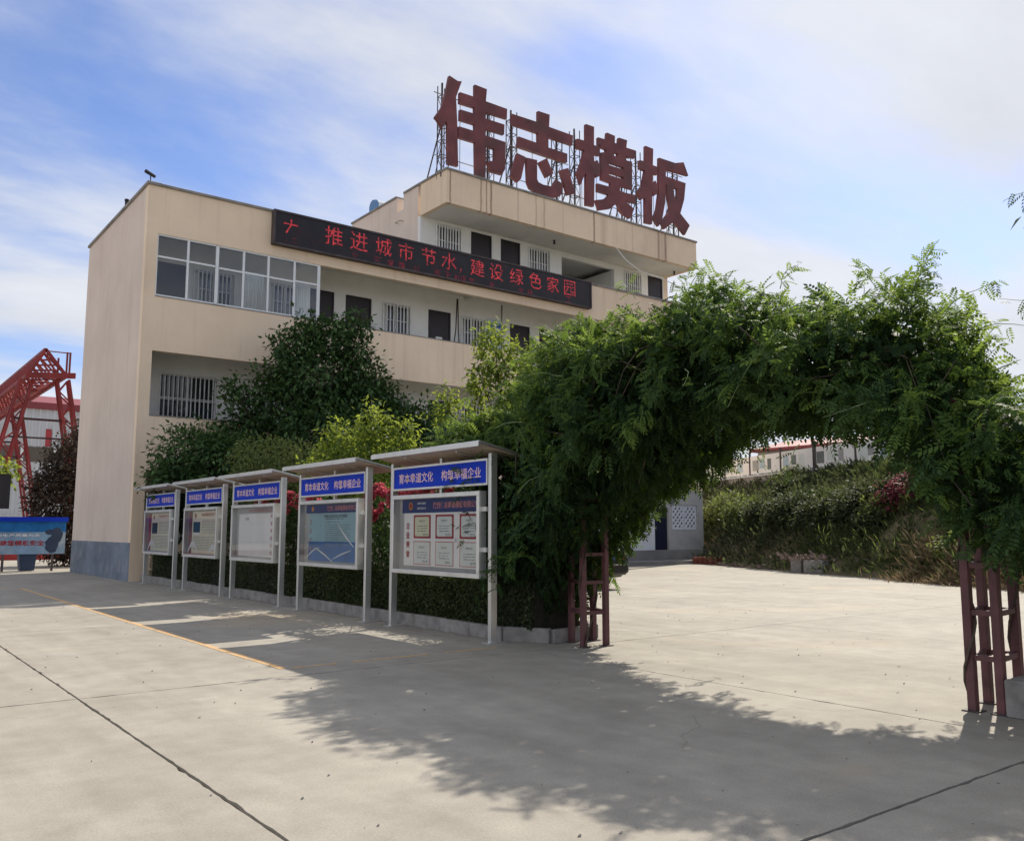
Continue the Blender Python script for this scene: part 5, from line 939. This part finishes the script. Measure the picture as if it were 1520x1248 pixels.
for s in (14.77, 15.99): MB().box(s, s+.24, Y(.02), Y(.12), .74, .90).build('tail_lamp', M_['lamp'], car, bevel=.02)
for xs in (cx0+.02, cx1-.20):
    for yw in (Y(.95), Y(3.6)):
        w = MB().bar((xs, yw, .30), (xs+.18, yw, .30), .30, 24).build('wheel', M_['rubber'], car); MB().bar((xs-.006, yw, .30), (xs+.186, yw, .30), .19, 16).build('rim', M_['chrome'], w)
# ------------------------------------------------------------------ left background
pb = empty('poster_board', (5.0, 36.3, 0), 'blue poster board with red characters standing past the building end', 'poster board')
MB().box(1.2, 7.0, 36.3, 36.36, .62, 1.80).build('panel', mat('weathered_banner_print', (.20, .32, .46), .6, var=.3, scale=1.2, dirt=(.42, .50, .56), dscale=1.1, damt=.7), pb); MB().box(1.1, 7.06, 36.22, 36.44, 1.80, 1.96).build('cap', M_['blue'], pb)
MB().box(1.2, 7.0, 36.296, 36.2995, 1.42, 1.80).build('printed_sky', M_['seablue'], pb)
t = MB(); text_into(t, '伟志建筑模板安全', faceY(5.35, 1.02, 36.293), width=1.9, height=.20, bold=.02); t.build('lettering', M_['redprint'], pb)
t = MB(); text_into(t, '安全生产质量为本', faceY(5.35, 1.30, 36.293), width=1.6, height=.1, bold=.01); t.build('lettering', M_['paper'], pb)
t = MB()
for cx_, cz_, rx_, rz_ in ((6.55, .95, .22, .30), (6.7, 1.30, .20, .28), (6.45, 1.42, .14, .10)): t.prism([(cx_+rx_*math.cos(a*.314)*(1+.15*math.sin(a*2.3)), cz_+rz_*math.sin(a*.314)) for a in range(20)], 'y', 36.290+.0015*cz_, 36.2955)
t.build('printed_figure', M_['bench'], pb)
for x in (1.4, 3.2, 5.0, 6.6): MB().box(x-.04, x+.04, 36.31, 36.35, 0, .62).build('leg', M_['rustframe'], pb)
bn = empty('litter_bin', (5.85, 36.9, 0), 'dark blue bin beneath the poster board', 'bin'); MB().prism([(5.62, .02), (6.08, .02), (6.14, .6), (5.56, .6)], 'y', 36.6, 37.1).build('tub', M_['bench'], bn); MB().box(5.52, 6.18, 36.57, 37.13, .6, .66).build('lid', M_['bench'], bn)
rw = empty('red_kerb_wall', (5, 50, 0), 'long low red-painted wall far behind the poster board', 'wall'); 
for k in range(8): MB().box(-9+k*2.6+.01, -9+(k+1)*2.6-.01, 50, 50.2, 0, .34).build('wall_block', M_['redpaint'], rw)
lb = empty('sign_box', (5.2, 41, 0), 'dark box sign on a thin post beyond the poster board', 'sign'); MB().box(4.8, 5.75, 41, 41.25, 2.35, 3.75).build('box', M_['dark'], lb); MB().bar((5.3, 41.1, 0), (5.3, 41.1, 2.4), .09, 8).build('post', M_['dark'], lb)
plant('purple_tree', 'dusky purple-leaved tree beyond the end of the building', 'tree', (8.3, 41.5, 0), [((8.6, 41.5, 4.2), (1.5, 1.5, 1.4)), ((8.0, 41.0, 2.6), (1.5, 1.4, 1.2)), ((9.2, 42, 5.4), (1.1, 1.2, 1.0)), ((7.5, 41.5, 3.3), (.8, .9, .8)), ((8.6, 40.5, 1.2), (1.9, 1.3, 1.1))], 15000, .20, 'purple', .10, spread=.2)
plant('low_shrub', 'small bright green shrub beside the dark box sign', 'shrub', (5.3, 42.2, 0), [((5.3, 42.2, 3.95), (.8, .7, .4)), ((5.1, 42.1, 3.5), (.5, .5, .4))], 900, .22, 'lime', .05)
# gantry crane
gc = empty('gantry_crane', (9.6, 66, 0), 'red lattice gantry crane rising behind the poster board', 'crane')
def truss(mb, a, b_, off, r, n, r2=None):
    """two parallel chords with zigzag lacing"""
    a, b_, off = Vector(a), Vector(b_), Vector(off); mb.bar(a-off, b_-off, r).bar(a+off, b_+off, r)
    for k in range(n): s = 1 if k % 2 else -1; mb.bar(a.lerp(b_, k/n)-off*s, a.lerp(b_, (k+1)/n)+off*s, r2 or r*.6)
y0, y1 = 57.7, 92.0; AX, BLx, BRx = (9.44, 12.12), (8.55, 10.45), (10.62, 10.65)
g = MB()
for (x, z), r in ((AX, .13), (BLx, .14), (BRx, .14)): g.bar((x, y0, z), (x, y1, z), r)
g.build('girder_chord', M_['cranered'], gc)
n = 22; g = MB()
for k in range(n):
    ya, yb = y0+(y1-y0)*k/n, y0+(y1-y0)*(k+1)/n
    for (x, z) in (BLx, BRx): g.bar((x, ya, z), (AX[0], (ya+yb)/2, AX[1]), .07).bar((AX[0], (ya+yb)/2, AX[1]), (x, yb, z), .07)
    g.bar((*[BLx[0], ya], BLx[1]), (BRx[0], ya, BRx[1]), .06).bar((BLx[0], ya, BLx[1]), (BRx[0], yb, BRx[1]), .05)
g.build('girder_lacing', M_['cranered'], gc)
MB().prism([(BLx[0]-.1, BLx[1]-.15), (BRx[0]+.5, BRx[1]-.12), (BRx[0]+.5, BRx[1]+.22), (BLx[0]-.05, BLx[1]+.2)], 'y', y0-.14, y0-.06).build('end_beam', M_['cranered'], gc)
g = MB()
for q in range(5): t_ = q/5; g.bar((BLx[0]+(AX[0]-BLx[0])*t_, y0-.05, BLx[1]+(AX[1]-BLx[1])*t_), (AX[0]+.1+(1-t_)*.8, y0-.05, BRx[1]+(AX[1]-BRx[1])*t_), .07)
for (x, z) in (BLx, BRx): g.bar((x, y0-.05, z), (AX[0], y0-.05, AX[1]), .12)
g.build('end_frame', M_['cranered'], gc)
g = MB()
for k in range(30): ya = y0+(y1-y0)*k/30; yb = y0+(y1-y0)*(k+1)/30; g.bar((BLx[0], ya, BLx[1]), (BLx[0]+.5, yb, BLx[1]-.75), .07).bar((BRx[0], yb, BRx[1]), (BLx[0]+.5, ya, BLx[1]-.75), .07)
g.bar((BLx[0]+.5, y0+.5, BLx[1]-.75), (BLx[0]+.5, y1, BLx[1]-.75), .12); g.build('lower_lacing', M_['cranered'], gc)
g = MB(); 
for x in (10.15, 10.62, 10.78): g.bar((x, y0, 10.6), (x, y0, 12.1 if x > 10.5 else 11.7), .07)
g.bar((9.5, y0, 12.05), (10.8, y0, 12.05), .04).bar((9.5, y0, 12.1), (10.5, y0, 10.8), .06); g.build('stair_frame', M_['cranered'], gc)
for yy in (58.4, 75.0):
    for top, foot in (((8.62, 10.3), (6.5, 0)), ((10.55, 10.5), (12.4, 0))):
        g = MB(); 
        for dy in (-.55, .55): truss(g, (top[0], yy+dy*.5, top[1]), (foot[0], yy+dy*1.6, foot[1]), (.32, 0, 0), .10, 14, .05)
        for k in range(9): t_ = k/9; xx, zz = top[0]+(foot[0]-top[0])*t_, top[1]*(1-t_); g.bar((xx-.3, yy-.3-.6*t_, zz), (xx-.3, yy+.3+.6*t_, zz), .05)
        g.build('leg', M_['cranered'], gc)
    g = MB(); g.bar((8.1, yy, 8.0), (11.0, yy, 8.0), .09).bar((7.9, yy, 6.9), (11.2, yy, 6.9), .07); g.build('cross_tie', M_['cranedark'], gc)
# warehouse
wh = empty('warehouse', (5, 95, 0), 'large white corrugated warehouse with dull red roof edge behind the crane', 'warehouse')
MB().box(-60, 24, 95.1, 120, 0, 13.2).build('wall', M_['sheet'], wh)
g = MB(); x = -30.
while x < 24: g.prism([(x, 95.1), (x+.12, 94.98), (x+.26, 94.98), (x+.38, 95.1)], 'z', 9.5, 13.1); g.prism([(x, 95.1), (x+.12, 94.98), (x+.26, 94.98), (x+.38, 95.1)], 'z', 3, 7.9); x += .62
tag(g.build('cladding_ribs', M_['sheet'], wh), kind='stuff')
MB().box(-60, 24.1, 94.8, 95.3, 13.1, 13.75).build('roof_edge', M_['redroof'], wh); MB().prism([(94.8, 13.75), (120.2, 13.75), (107, 16)], 'x', -60, 24.1).build('roof', M_['redroof'], wh)
x = -20.
while x < 22:
    w = MB().box(x, x+2.6, 95.02, 95.09, 7.98, 9.42).build('window', M_['pane'], wh); MB().box(x+2.6, x+2.85, 94.98, 95.09, 7.98, 9.42).build('mullion', M_['frame_w'], w); x += 2.85
MB().box(16.0, 16.5, 94.9, 94.97, 9.5, 11.2).build('red_panel', M_['redpanel'], wh)
n = 700; P = np.stack([rng.uniform(1.5, 24, n), rng.uniform(1.5, 24, n), np.full(n, .006)], 1); k = rng.random(n) < np.where((P[:, 0] > 5.6) & (P[:, 0] < 9.8), 1.0, .22); P = P[k]; n = len(P)
tag(fol('fallen_leaves', P, rnd(n, 1)*np.array([1, 1, .1]), np.array([0, 0, 1])+rnd(n, .25), rng.uniform(.015, .05, n), LEAF, G['dry']), None, None, None, 'stuff')
g = MB()
for k in range(420): a, b_, q = random.uniform(-2, 16), random.uniform(2, 20), random.uniform(.003, .010); g.bar((a, b_, 0), (a+q, b_, q*1.1), q, 5, q*.5)
tag(g.build('grit', M_['stone']), kind='stuff')
bpy.context.view_layer.update()
